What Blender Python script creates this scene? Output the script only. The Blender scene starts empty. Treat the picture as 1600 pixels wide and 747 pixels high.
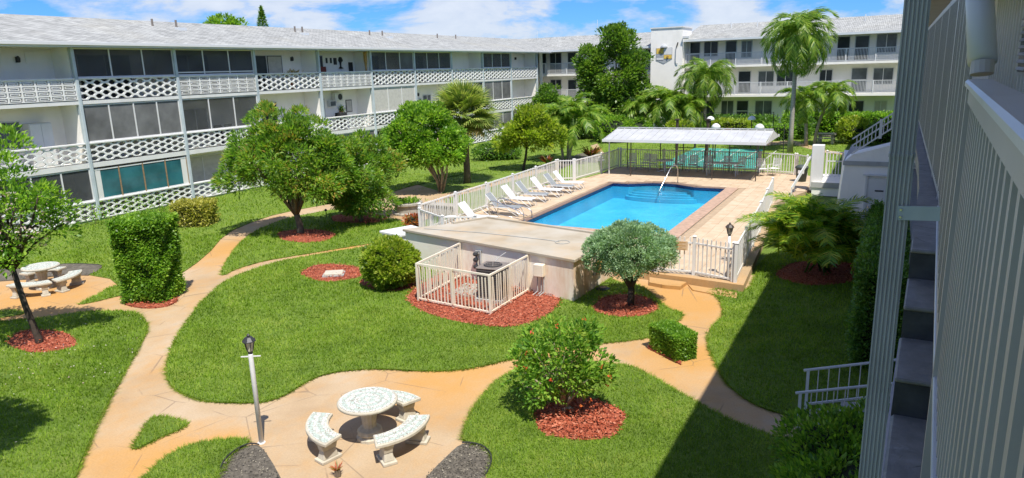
import bpy, bmesh, math, random
import numpy as np
from mathutils import Vector, Matrix, geometry as mgeo
R = math.radians
rng = np.random.default_rng(7); random.seed(7)
sc = bpy.context.scene
col = sc.collection
# ------------------------------------------------------------------ camera, sky, sun, exposure
EYE = 6.4
YAW, PITCH, ROLL, FPX = R(-28.423), R(13.537), R(-1.733), 1100.0
_f = Vector((math.sin(YAW)*math.cos(PITCH), math.cos(YAW)*math.cos(PITCH), -math.sin(PITCH)))
_r0 = Vector((math.cos(YAW), -math.sin(YAW), 0)); _u0 = _r0.cross(_f)
_r = math.cos(ROLL)*_r0 + math.sin(ROLL)*_u0
_u = -math.sin(ROLL)*_r0 + math.cos(ROLL)*_u0
cd = bpy.data.cameras.new('camera'); cam = bpy.data.objects.new('camera', cd); col.objects.link(cam)
m = Matrix((_r, _u, -_f)).transposed().to_4x4(); m.translation = (0, 0, EYE); cam.matrix_world = m
cd.sensor_width = 36.0; cd.lens = FPX/1600*36.0; cd.clip_start = 0.05; cd.clip_end = 3000
sc.camera = cam
SUN_EL, SH = R(62.9), (-0.722, 0.692)          # shadows fall towards SH
sun = bpy.data.lights.new('sun', 'SUN'); sun.energy = 4.1; sun.angle = R(0.53); sun.color = (1.0, 0.955, 0.88)
so = bpy.data.objects.new('sun', sun); col.objects.link(so)
sv = Vector((SH[0]*math.cos(SUN_EL), SH[1]*math.cos(SUN_EL), -math.sin(SUN_EL)))
so.rotation_euler = sv.to_track_quat('-Z', 'Y').to_euler(); so.location = (20, -20, 40)
w = bpy.data.worlds.new('World'); sc.world = w; w.use_nodes = True
nt = w.node_tree; N = nt.nodes; L = nt.links
bg = N['Background']
sky = N.new('ShaderNodeTexSky'); sky.sky_type = 'NISHITA'; sky.sun_disc = False
sky.sun_elevation = SUN_EL; sky.sun_rotation = math.atan2(-sv.x, -sv.y); sky.altitude = 0; sky.air_density = 1.0; sky.dust_density = 0.15; sky.ozone_density = 3.0
tc = N.new('ShaderNodeTexCoord'); sx = N.new('ShaderNodeSeparateXYZ'); L.new(tc.outputs['Generated'], sx.inputs[0])
def wmath(op, a, b=None, clamp=False):
    n = N.new('ShaderNodeMath'); n.operation = op; n.use_clamp = clamp
    for i, v in enumerate((a, b)):
        if v is None: continue
        if isinstance(v, (int, float)): n.inputs[i].default_value = v
        else: L.new(v, n.inputs[i])
    return n.outputs[0]
cb = N.new('ShaderNodeCombineXYZ'); L.new(wmath('MULTIPLY', sx.outputs[0], 1.0), cb.inputs[0]); L.new(wmath('MULTIPLY', sx.outputs[1], 1.0), cb.inputs[1]); L.new(wmath('MULTIPLY', sx.outputs[2], 2.6), cb.inputs[2])
n1 = N.new('ShaderNodeTexNoise'); n1.inputs['Scale'].default_value = 5.2; n1.inputs['Detail'].default_value = 9; n1.inputs['Roughness'].default_value = 0.6; n1.inputs['Distortion'].default_value = 0.3
mp = N.new('ShaderNodeMapping'); mp.inputs['Location'].default_value = (.31, .74, 0.2); L.new(cb.outputs[0], mp.inputs[0]); L.new(mp.outputs[0], n1.inputs['Vector'])
cr = N.new('ShaderNodeValToRGB'); cr.color_ramp.elements[0].position = 0.47; cr.color_ramp.elements[1].position = 0.58; L.new(n1.outputs['Fac'], cr.inputs[0])
cloud_lum = N.new('ShaderNodeValToRGB'); cloud_lum.color_ramp.elements[0].position = 0.45; cloud_lum.color_ramp.elements[0].color = (2.9, 3.25, 3.9, 1)
cloud_lum.color_ramp.elements[1].position = 0.75; cloud_lum.color_ramp.elements[1].color = (4.5, 4.6, 4.75, 1); L.new(n1.outputs['Fac'], cloud_lum.inputs[0])
tint = N.new('ShaderNodeMixRGB'); tint.blend_type = 'MULTIPLY'; tint.inputs[0].default_value = 1.0; tint.inputs[2].default_value = (0.17, 0.38, 0.74, 1); L.new(sky.outputs[0], tint.inputs[1])
mx = N.new('ShaderNodeMixRGB'); L.new(wmath('MULTIPLY', cr.outputs[0], 0.85), mx.inputs[0]); L.new(tint.outputs[0], mx.inputs[1]); L.new(cloud_lum.outputs[0], mx.inputs[2])
L.new(mx.outputs[0], bg.inputs[0]); bg.inputs[1].default_value = 0.13
sc.view_settings.view_transform = 'Standard'; sc.view_settings.look = 'None'; sc.view_settings.exposure = 0.70; sc.view_settings.gamma = 1.0
sc.cycles.max_bounces = 8; sc.cycles.transparent_max_bounces = 24; sc.cycles.use_denoising = True; sc.cycles.caustics_reflective = False; sc.cycles.caustics_refractive = False

# ------------------------------------------------------------------ survey helper: photo pixel -> point on a level plane / upright plane
def ray(px, py): return _f + _r*((px-800)/FPX) - _u*((py-373.5)/FPX)
def G(px, py, z=0.0):
    d = ray(px, py); t = (z-EYE)/d.z; return (d.x*t, d.y*t)
def GP(s, z=0.0):      # "x,y x,y ..." -> ground polygon
    return [G(*map(float, t.split(',')), z) for t in s.split()]

# ------------------------------------------------------------------ materials
def hexc(c):
    return (*c, 1.0) if len(c) == 3 else c
class NG:
    def __init__(s, name):
        s.m = bpy.data.materials.new(name); s.m.use_nodes = True; s.t = s.m.node_tree; s.n = s.t.nodes; s.l = s.t.links
        s.b = s.n['Principled BSDF']; s.pos = None
    def new(s, t): return s.n.new(t)
    def P(s):
        if s.pos is None: s.pos = s.new('ShaderNodeNewGeometry').outputs['Position']
        return s.pos
    def O(s): return s.new('ShaderNodeTexCoord').outputs['Object']
    def map(s, v, scale=(1,1,1), rot=(0,0,0)):
        q = s.new('ShaderNodeMapping'); q.inputs['Scale'].default_value = scale; q.inputs['Rotation'].default_value = rot; s.l.new(v, q.inputs[0]); return q.outputs[0]
    def noise(s, v, scale, detail=4, rough=.55, dist=0):
        q = s.new('ShaderNodeTexNoise'); q.inputs['Scale'].default_value = scale; q.inputs['Detail'].default_value = detail; q.inputs['Roughness'].default_value = rough; q.inputs['Distortion'].default_value = dist
        s.l.new(v, q.inputs['Vector']); return q.outputs['Fac']
    def vor(s, v, scale, feat='F1', out='Distance', rnd=1.0):
        q = s.new('ShaderNodeTexVoronoi'); q.feature = feat; q.inputs['Scale'].default_value = scale; q.inputs['Randomness'].default_value = rnd; s.l.new(v, q.inputs['Vector']); return q.outputs[out]
    def ramp(s, f, *st, interp='LINEAR'):
        q = s.new('ShaderNodeValToRGB'); e = q.color_ramp.elements; q.color_ramp.interpolation = interp
        while len(e) < len(st): e.new(0.5)
        for el, (p, c) in zip(e, st): el.position = p; el.color = hexc(c) if not isinstance(c, (int, float)) else (c, c, c, 1)
        s.l.new(f, q.inputs[0]); return q.outputs[0]
    def mix(s, f, a, b, mode='MIX'):
        q = s.new('ShaderNodeMixRGB'); q.blend_type = mode
        for i, v in enumerate((f, a, b)):
            if isinstance(v, (int, float)): q.inputs[i].default_value = v if i == 0 else (v, v, v, 1)
            elif isinstance(v, tuple): q.inputs[i].default_value = hexc(v)
            else: s.l.new(v, q.inputs[i])
        return q.outputs[0]
    def math(s, op, a, b=None, c=None):
        q = s.new('ShaderNodeMath'); q.operation = op
        for i, v in enumerate((a, b, c)):
            if v is None: continue
            if isinstance(v, (int, float)): q.inputs[i].default_value = v
            else: s.l.new(v, q.inputs[i])
        return q.outputs[0]
    def color(s, c):
        if isinstance(c, tuple): s.b.inputs['Base Color'].default_value = hexc(c)
        else: s.l.new(c, s.b.inputs['Base Color'])
    def bump(s, h, strength=.3, dist=.02):
        q = s.new('ShaderNodeBump'); q.inputs['Strength'].default_value = strength; q.inputs['Distance'].default_value = dist; s.l.new(h, q.inputs['Height']); s.l.new(q.outputs[0], s.b.inputs['Normal'])
    def set(s, **k):
        for a, v in k.items(): s.b.inputs[a.replace('_', ' ')].default_value = v
        return s
MT = {}
def simple(name, c, rough=.6, var=.18, scale=3.0, bump=0.0, bscale=40, metal=0.0, dirt=None, spec=.4):
    g = NG(name); p = g.P(); n = g.noise(p, scale, 5)
    lo = tuple(x*(1-var) for x in c); hi = tuple(min(1, x*(1+var*.6)) for x in c)
    cc = g.ramp(n, (.3, lo), (.7, hi))
    if dirt:
        q = g.noise(g.map(p, (1, 1, .35)), 1.7, 8, .65)
        cc = g.mix(g.ramp(q, (.52, 0.0), (.75, .75)), cc, dirt)
    g.color(cc); g.set(Roughness=rough, Metallic=metal); g.b.inputs['Specular IOR Level'].default_value = spec
    if bump: g.bump(g.noise(p, bscale, 4), bump, .01)
    MT[name] = g.m; return g.m
def leafmat(name, cols, trans=.35, rough=.42, spec=.45):
    g = NG(name); a = g.new('ShaderNodeAttribute'); a.attribute_name = 'rnd'
    st = [((i+.5)/len(cols), c) for i, c in enumerate(cols)]
    cc = g.ramp(a.outputs['Fac'], *st)
    n = g.noise(g.P(), 1.3, 3); cc = g.mix(1.0, cc, g.ramp(n, (.3, .84), (.7, 1.22)), 'MULTIPLY')
    g.color(cc); g.set(Roughness=rough); g.b.inputs['Specular IOR Level'].default_value = spec
    tr = g.new('ShaderNodeBsdfTranslucent'); g.l.new(g.mix(1.0, cc, (1.25, 1.35, .55), 'MULTIPLY'), tr.inputs[0])
    ms = g.new('ShaderNodeMixShader'); ms.inputs[0].default_value = min(.5, trans*1.35)
    g.l.new(g.b.outputs[0], ms.inputs[1]); g.l.new(tr.outputs[0], ms.inputs[2]); g.l.new(ms.outputs[0], g.n['Material Output'].inputs[0])
    MT[name] = g.m; return g.m

simple('white_paint', (.70, .695, .67), .5, .06, 1.5, .08, 30, dirt=(.60, .58, .53))
simple('wall_white', (.90, .865, .795), .75, .06, .8, .25, 25, dirt=(.80, .765, .70))
simple('block_white', (.74, .735, .71), .7, .07, 4, .15, 60, dirt=(.62, .60, .55))
simple('metal_white', (.66, .66, .65), .6, .05, 2)
simple('fence_white', (.70, .69, .66), .5, .06, 2, dirt=(.68, .58, .44))
simple('fence_stained', (.78, .70, .56), .55, .12, 3, dirt=(.72, .50, .26))
simple('post_bluegrey', (.46, .52, .545), .5, .15, 2, dirt=(.26, .31, .33))
simple('fascia', (.62, .65, .66), .5, .05, 1)
simple('near_bright', (.56, .57, .58), .35, .06, 2, .05, 30, dirt=(.46, .46, .45))
simple('near_white_shaded', (.43, .41, .41), .42, .06, 2, .06, 30)  # white paint darkened; shade under the walkway roof is put into the colour
simple('downspout_paint', (.44, .45, .46), .45, .10, 3, .15, 60, dirt=(.34, .345, .35))
simple('steel', (.62, .62, .60), .22, .08, 3, metal=1.0)
simple('dark_metal', (.035, .035, .037), .45, .2, 5)
simple('bronze_metal', (.06, .045, .035), .5, .2, 5)
simple('black_plastic', (.03, .03, .032), .5, .2, 5)
simple('dark_interior', (.05, .05, .055), .9, .2, 2)
simple('wood', (.30, .20, .11), .7, .25, 12)
simple('soffit_tan', (.36, .32, .27), .8, .08, 2)
simple('curtain', (.52, .50, .45), .9, .15, 5)
simple('grey_sling', (.26, .28, .29), .7, .1, 20)
simple('cabinet_white', (.66, .66, .64), .5, .05, 2)
simple('terracotta', (.42, .17, .09), .8, .2, 8)
simple('yellow_paint', (.75, .52, .10), .6, .15, 9)
simple('gold_brown', (.45, .26, .07), .6, .3, 12)
simple('lens_glass', (.55, .50, .40), .2, .1, 5)
simple('stone_cast', (.50, .455, .36), .85, .16, 9, .5, 45, dirt=(.36, .32, .25))
simple('planter_stone', (.36, .33, .28), .9, .25, 8, .6, 40)
simple('concrete_grey', (.40, .40, .38), .9, .12, 3, .4, 30, dirt=(.27, .27, .25))
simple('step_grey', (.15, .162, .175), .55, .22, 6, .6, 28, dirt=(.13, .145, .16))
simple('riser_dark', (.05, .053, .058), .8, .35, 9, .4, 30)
g = NG('step_cracked'); p = g.P(); n = g.noise(p, 6, 6, .65); cc = g.ramp(n, (.3, (.125, .122, .12)), (.55, (.18, .177, .174)), (.75, (.24, .236, .232)))
ed = g.vor(g.map(p, (1, 1, 1)), 2.6, 'DISTANCE_TO_EDGE'); ck = g.math('MULTIPLY', g.ramp(g.math('ADD', ed, g.math('MULTIPLY', g.noise(p, 14, 4), .03)), (.016, 1.0), (.026, 0.0)), g.ramp(g.noise(p, 2.2, 3), (.50, 0.0), (.58, 1.0)))
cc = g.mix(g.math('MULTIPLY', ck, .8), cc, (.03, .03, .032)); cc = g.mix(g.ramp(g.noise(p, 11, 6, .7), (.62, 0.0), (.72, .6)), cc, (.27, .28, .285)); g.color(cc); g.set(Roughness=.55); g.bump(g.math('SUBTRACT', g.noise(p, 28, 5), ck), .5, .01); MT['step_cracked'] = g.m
simple('ac_grey', (.20, .17, .145), .6, .15, 6)
simple('maroon', (.22, .05, .04), .8, .2, 5)
simple('bin_dark', (.06, .075, .07), .6, .2, 5)
simple('sign_buff', (.62, .45, .28), .6, .1, 8)
simple('teal_court', (.05, .29, .24), .7, .10, 1.2)
simple('shield_grey', (.38, .40, .42), .6, .15, 9)
simple('sand_pile', (.62, .54, .40), .9, .2, 8)
simple('trunk_brown', (.15, .115, .08), .9, .35, 9, .8, 22)
simple('trunk_pale', (.33, .26, .19), .85, .3, 7, .6, 22)
simple('trunk_dark', (.06, .045, .033), .9, .35, 9, .9, 22)
simple('palm_trunk', (.30, .27, .23), .85, .25, 5, .5, 30)
simple('soil', (.115, .10, .078), .95, .5, 9, 1.0, 26, dirt=(.20, .178, .14))
simple('near_slat_shaded', (.25, .248, .245), .45, .08, 2)  # white slats darkened further, their shade painted into the base colour
simple('bed_edging', (.025, .025, .025), .7, .2, 5)
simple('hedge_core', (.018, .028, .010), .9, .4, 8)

g = NG('palm_ringed'); z_ = g.new('ShaderNodeSeparateXYZ'); g.l.new(g.P(), z_.inputs[0])
wv = g.math('FRACT', g.math('MULTIPLY', z_.outputs[2], 6.0)); cc = g.mix(g.noise(g.P(), 6, 5), (.24, .21, .18), (.46, .43, .38)); cc = g.mix(g.ramp(wv, (.0, .75), (.16, 0.0)), cc, (.13, .11, .09))
g.color(cc); g.set(Roughness=.85); g.bump(wv, .5, .02); MT['palm_ringed'] = g.m

g = NG('ground_grass'); p = g.P(); n = g.noise(p, 1.1, 6, .65); n2 = g.noise(p, 38, 4, .7)
cc = g.ramp(n, (.3, (.105, .18, .016)), (.55, (.165, .255, .023)), (.75, (.23, .285, .045)))
cc = g.mix(1.0, cc, g.ramp(n2, (.3, .55), (.7, 1.35)), 'MULTIPLY'); g.color(cc); g.set(Roughness=.9); g.bump(n2, .9, .06); MT['ground_grass'] = g.m

g = NG('path_concrete'); p = g.P()
base = g.ramp(g.noise(p, .55, 6, .6), (.30, (.365, .25, .14)), (.5, (.43, .31, .185)), (.72, (.475, .365, .245)))
st = g.noise(p, .33, 7, .62, .6)
def blob(x, y, r):
    v = g.new('ShaderNodeVectorMath'); v.operation = 'DISTANCE'; g.l.new(p, v.inputs[0]); v.inputs[1].default_value = (x, y, 0)
    return g.ramp(g.math('DIVIDE', v.outputs['Value'], r), (.15, 1.0), (1.0, 0.0))
bl = None
for (px, py, r) in ((1060, 470, 3.0), (1075, 560, 2.2), (250, 725, 1.9), (345, 690, .8), (700, 590, 2.5), (20, 470, 4.5), (380, 390, 3.2), (860, 560, 1.8), (560, 390, 3.5)):
    x, y = G(px, py); b_ = blob(x, y, r); bl = b_ if bl is None else g.math('MAXIMUM', bl, b_)
st2 = g.noise(g.map(p, (1.3, .7, 1), (0, 0, .6)), 2.3, 8, .7, .8)
stain = g.math('MULTIPLY', g.ramp(g.math('ADD', g.math('ADD', g.math('MULTIPLY', st, .62), g.math('MULTIPLY', st2, .34)), g.math('MULTIPLY', bl, .34)), (.455, 0.0), (.60, .5), (.80, 1.0)), .85)
cc = g.mix(stain, base, (.50, .255, .06))
dk = g.ramp(g.noise(p, 1.1, 8, .7), (.60, 0.0), (.76, .5)); cc = g.mix(dk, cc, (.27, .24, .19))
ed = g.vor(g.map(g.P(), (1, 1, 0)), .62, 'DISTANCE_TO_EDGE'); ln = g.ramp(ed, (.003, 1.0), (.008, 0.0)); brk = g.ramp(g.noise(p, .9, 3), (.44, 0.0), (.54, 1.0))
ln = g.math('MULTIPLY', ln, brk); cc = g.mix(g.math('MULTIPLY', ln, .55), cc, (.17, .12, .08))
fn = g.noise(p, 30, 5, .7); cc = g.mix(1.0, cc, g.ramp(fn, (.3, .86), (.7, 1.08)), 'MULTIPLY')
g.color(cc); g.set(Roughness=.85); g.bump(g.math('SUBTRACT', fn, g.math('MULTIPLY', ln, 1.6)), .35, .012); MT['path_concrete'] = g.m

g = NG('paver'); p = g.P(); oi = g.new('ShaderNodeAttribute'); oi.attribute_name = 'rnd'
cc = g.ramp(g.noise(p, 1.9, 5, .6), (.3, (.47, .345, .22)), (.7, (.55, .43, .30)))
vv = g.vor(g.map(p, (1/.31, 1/.31, 0)), 1.0, 'F1', 'Color', 0.0); sp_ = g.new('ShaderNodeSeparateXYZ'); g.l.new(vv, sp_.inputs[0])
cc = g.mix(.30, cc, g.ramp(sp_.outputs[0], (.0, (.40, .27, .17)), (.5, (.50, .38, .26)), (1.0, (.60, .50, .37))))
g.color(cc); g.set(Roughness=.8); g.bump(g.noise(p, 40, 4), .3, .006); MT['paver'] = g.m
simple('paver_bed', (.40, .295, .195), .95, .2, 5)
simple('coping', (.43, .29, .21), .8, .25, 5, .3, 40)
simple('coping_shaded', (.20, .135, .105), .8, .25, 5, .3, 40)  # darker copy of coping; shadow on far and left edges is in the colour
g = NG('waterline_tile'); p = g.P(); bt = g.new('ShaderNodeTexChecker'); bt.inputs['Scale'].default_value = 8; g.l.new(p, bt.inputs[0]); bt.inputs[1].default_value = (.008, .018, .07, 1); bt.inputs[2].default_value = (.012, .03, .11, 1)
g.color(bt.outputs[0]); g.set(Roughness=.15); MT['waterline_tile'] = g.m
g = NG('pool_plaster'); p = g.P(); n = g.noise(p, .6, 5); n = g.math('ADD', g.math('MULTIPLY', n, .7), g.math('MULTIPLY', g.noise(p, 3.5, 5, .6, 1.0), .3)); g.color(g.ramp(n, (.34, (.045, .42, .65)), (.5, (.065, .50, .74)), (.66, (.13, .61, .84)))); g.set(Roughness=.8)
ca = g.vor(g.map(p, (1, 1, 1)), 2.6, 'SMOOTH_F1'); MT['pool_plaster'] = g.m
simple('pool_step', (.08, .46, .72), .7, .1, 2)
g = NG('water'); p = g.P()
h = g.math('ADD', g.noise(g.map(p, (1, 1.4, 1)), 3.2, 5, .6, .5), g.math('MULTIPLY', g.noise(p, 11, 3), .35))
bp = g.new('ShaderNodeBump'); bp.inputs['Strength'].default_value = .35; bp.inputs['Distance'].default_value = .05; g.l.new(h, bp.inputs['Height'])
gl = g.new('ShaderNodeBsdfGlossy'); gl.inputs['Roughness'].default_value = .03; g.l.new(bp.outputs[0], gl.inputs['Normal'])
rf = g.new('ShaderNodeBsdfTransparent'); rf.inputs[0].default_value = (.70, .97, 1.0, 1)
fr = g.new('ShaderNodeFresnel'); fr.inputs[0].default_value = 1.33; g.l.new(bp.outputs[0], fr.inputs['Normal'])
ms = g.new('ShaderNodeMixShader'); g.l.new(fr.outputs[0], ms.inputs[0]); g.l.new(rf.outputs[0], ms.inputs[1]); g.l.new(gl.outputs[0], ms.inputs[2]); g.l.new(ms.outputs[0], g.n['Material Output'].inputs[0]); MT['water'] = g.m

g = NG('shingles'); p = g.P()
bk = g.new('ShaderNodeTexBrick'); bk.offset = .5; bk.inputs['Scale'].default_value = 1.0; bk.inputs['Brick Width'].default_value = .33; bk.inputs['Row Height'].default_value = .15; bk.inputs['Mortar Size'].default_value = .012; bk.inputs['Bias'].default_value = 0
bk.inputs[1].default_value = (.29, .295, .28, 1); bk.inputs[2].default_value = (.40, .405, .385, 1); bk.inputs[3].default_value = (.12, .125, .125, 1)
shv = g.new('ShaderNodeAttribute'); shv.attribute_name = 'UVMap'; g.l.new(shv.outputs['Vector'], bk.inputs[0])
n = g.noise(p, 1.3, 6, .65); cc = g.mix(1.0, bk.outputs[0], g.ramp(n, (.3, .70), (.7, 1.2)), 'MULTIPLY'); n4 = g.noise(g.map(p, (1, .35, 1)), 7.0, 4, .7); cc = g.mix(1.0, cc, g.ramp(n4, (.3, .76), (.7, 1.22)), 'MULTIPLY'); n3 = g.noise(p, .25, 5)
cc = g.mix(g.ramp(n3, (.55, 0.0), (.75, .35)), cc, (.36, .34, .27)); g.color(cc); g.set(Roughness=.92); g.bump(bk.outputs['Fac'], -.5, .01); MT['shingles'] = g.m

def glassy(name, c, rough=.06, alpha=1.0):
    g = NG(name); n = g.noise(g.P(), .9, 4); g.color(g.ramp(n, (.35, tuple(x*.7 for x in c)), (.65, tuple(x*1.25 for x in c)))); g.set(Roughness=rough, Alpha=alpha); g.b.inputs['Specular IOR Level'].default_value = .25; MT[name] = g.m
glassy('window_dark', (.035, .042, .05), .15)
glassy('window_teal', (.03, .13, .15), .05)
glassy('window_grey', (.12, .135, .145), .12)
glassy('screen_dark', (.075, .08, .085), .6, .62)
glassy('screen_grey', (.17, .172, .17), .8, .86)
glassy('screen_light', (.09, .095, .095), .7, .40)

g = NG('mosaic'); o = g.O(); vd = g.vor(g.map(o, (1, 1, 0)), 17, 'DISTANCE_TO_EDGE'); vc = g.vor(g.map(o, (1, 1, 0)), 17, 'F1', 'Color'); s3 = g.new('ShaderNodeSeparateXYZ'); g.l.new(vc, s3.inputs[0])
ln_ = g.new('ShaderNodeVectorMath'); ln_.operation = 'LENGTH'; g.l.new(g.map(o, (1, 1, 0)), ln_.inputs[0]); rg = g.math('SINE', g.math('MULTIPLY', ln_.outputs['Value'], 42))
tile_ = g.mix(g.ramp(g.math('ADD', g.math('MULTIPLY', s3.outputs[0], .6), g.math('MULTIPLY', rg, .35)), (.15, 0.0), (.40, 1.0)), (.43, .50, .44), (.60, .60, .54))
cc = g.mix(g.ramp(vd, (.02, 1.0), (.07, 0.0)), tile_, (.26, .235, .18)); g.color(cc); g.set(Roughness=.6); g.bump(g.ramp(vd, (.0, 0.0), (.1, 1.0)), .4, .01); MT['mosaic'] = g.m

g = NG('mulch'); p = g.P(); vd = g.vor(g.map(p, (1, 1.6, 1)), 26, 'F1', 'Color'); s3 = g.new('ShaderNodeSeparateXYZ'); g.l.new(vd, s3.inputs[0])
g.color(g.ramp(s3.outputs[0], (.0, (.16, .032, .014)), (.5, (.32, .066, .030)), (1.0, (.45, .13, .065)))); g.set(Roughness=.95); g.bump(s3.outputs[0], .8, .03); MT['mulch'] = g.m
leafmat('soil_crumb', [(.08, .07, .055), (.115, .10, .078), (.14, .125, .098), (.28, .25, .19)], 0.0, .9, .2)
leafmat('mulch_chip', [(.17, .032, .014), (.30, .060, .026), (.39, .095, .045), (.47, .18, .11)], 0.0, .9, .2)

g = NG('pump_wall'); p = g.P(); base = g.ramp(g.noise(p, 1.3, 5), (.3, (.84, .78, .64)), (.7, (.90, .86, .76)))
q = g.noise(g.map(p, (1, 1, .25)), 1.4, 8, .65); xs = g.new('ShaderNodeSeparateXYZ'); g.l.new(p, xs.inputs[0])
near = g.ramp(g.math('ADD', g.math('MULTIPLY', xs.outputs[0], .5), 4.9), (.05, 0.0), (1.0, .22))
cc = g.mix(g.ramp(g.math('ADD', q, near), (.54, 0.0), (.82, .80)), base, (.60, .29, .09)); cc = g.mix(g.ramp(g.noise(p, 3, 7, .7), (.60, 0.0), (.74, .40)), cc, (.45, .42, .37))
g.color(cc); g.set(Roughness=.9); g.bump(g.noise(p, 25, 4), .3, .01); MT['pump_wall'] = g.m
g = NG('pump_roof'); p = g.P(); base = g.ramp(g.noise(p, .8, 6, .6), (.3, (.335, .28, .20)), (.5, (.40, .35, .27)), (.7, (.44, .405, .34)))
cc = g.mix(g.ramp(g.noise(p, .5, 6, .6), (.52, 0.0), (.75, .6)), base, (.50, .33, .16)); g.color(cc); g.set(Roughness=.85); g.bump(g.noise(p, 20, 4), .2, .01); MT['pump_roof'] = g.m
g = NG('shelter_metal'); p = g.P(); n = g.noise(p, 1.2, 6, .65); g.color(g.ramp(n, (.3, (.44, .445, .45)), (.7, (.58, .585, .58)))); g.set(Roughness=.45, Metallic=.15); MT['shelter_metal'] = g.m

leafmat('grass_blade', [(0.090, 0.166, 0.011), (0.157, 0.261, 0.017), (0.218, 0.332, 0.025), (0.332, 0.399, 0.071)], .42, .55, .25)
leafmat('leaf_mango', [(0.061, 0.152, 0.022), (0.104, 0.226, 0.029), (0.152, 0.299, 0.037), (0.201, 0.354, 0.044), (0.256, 0.390, 0.055), (0.305, 0.378, 0.061), (0.439, 0.293, 0.073)], .38)
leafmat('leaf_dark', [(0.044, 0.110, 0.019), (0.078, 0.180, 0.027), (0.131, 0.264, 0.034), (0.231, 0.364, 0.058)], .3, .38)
leafmat('leaf_mid', [(0.078, 0.188, 0.023), (0.150, 0.307, 0.030), (0.246, 0.421, 0.043), (0.375, 0.521, 0.076)], .38)
leafmat('leaf_yellow', [(0.125, 0.209, 0.020), (0.226, 0.326, 0.030), (0.332, 0.425, 0.044), (0.466, 0.499, 0.084)], .4)
leafmat('leaf_variegated', [(.10, .13, .02), (.34, .34, .05), (.52, .48, .10), (.60, .55, .20)], .3)
leafmat('leaf_juniper', [(0.126, 0.226, 0.118), (0.216, 0.343, 0.177), (0.303, 0.451, 0.244), (0.410, 0.557, 0.323)], .25, .6)
leafmat('leaf_hibiscus', [(0.076, 0.183, 0.028), (0.156, 0.312, 0.036), (0.258, 0.436, 0.053), (0.402, 0.480, 0.089)], .35, .55, .25)
leafmat('leaf_ficus', [(0.051, 0.120, 0.021), (0.093, 0.191, 0.026), (0.149, 0.269, 0.036), (0.247, 0.359, 0.060)], .35, .38)
leafmat('flower_orange', [(.62, .10, .03), (.70, .22, .05), (.62, .06, .05)], .3)
leafmat('flower_pale', [(.66, .52, .50), (.75, .70, .66), (.70, .45, .48)], .3)
leafmat('leaf_red', [(.20, .05, .03), (.42, .10, .04), (.52, .24, .06), (.14, .16, .03)], .3)
leafmat('palm_green', [(0.069, 0.166, 0.019), (0.140, 0.262, 0.028), (0.227, 0.358, 0.045), (0.332, 0.419, 0.073)], .38, .4)
leafmat('palm_fan', [(.15, .225, .040), (.22, .305, .055), (.30, .37, .085), (.38, .41, .11)], .25, .45)
leafmat('palm_dead', [(.34, .22, .05), (.45, .32, .07), (.36, .28, .10)], .2, .7)
leafmat('palm_areca', [(0.077, 0.194, 0.018), (0.163, 0.321, 0.021), (0.280, 0.429, 0.033), (0.515, 0.515, 0.065)], .35, .4)

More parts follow.
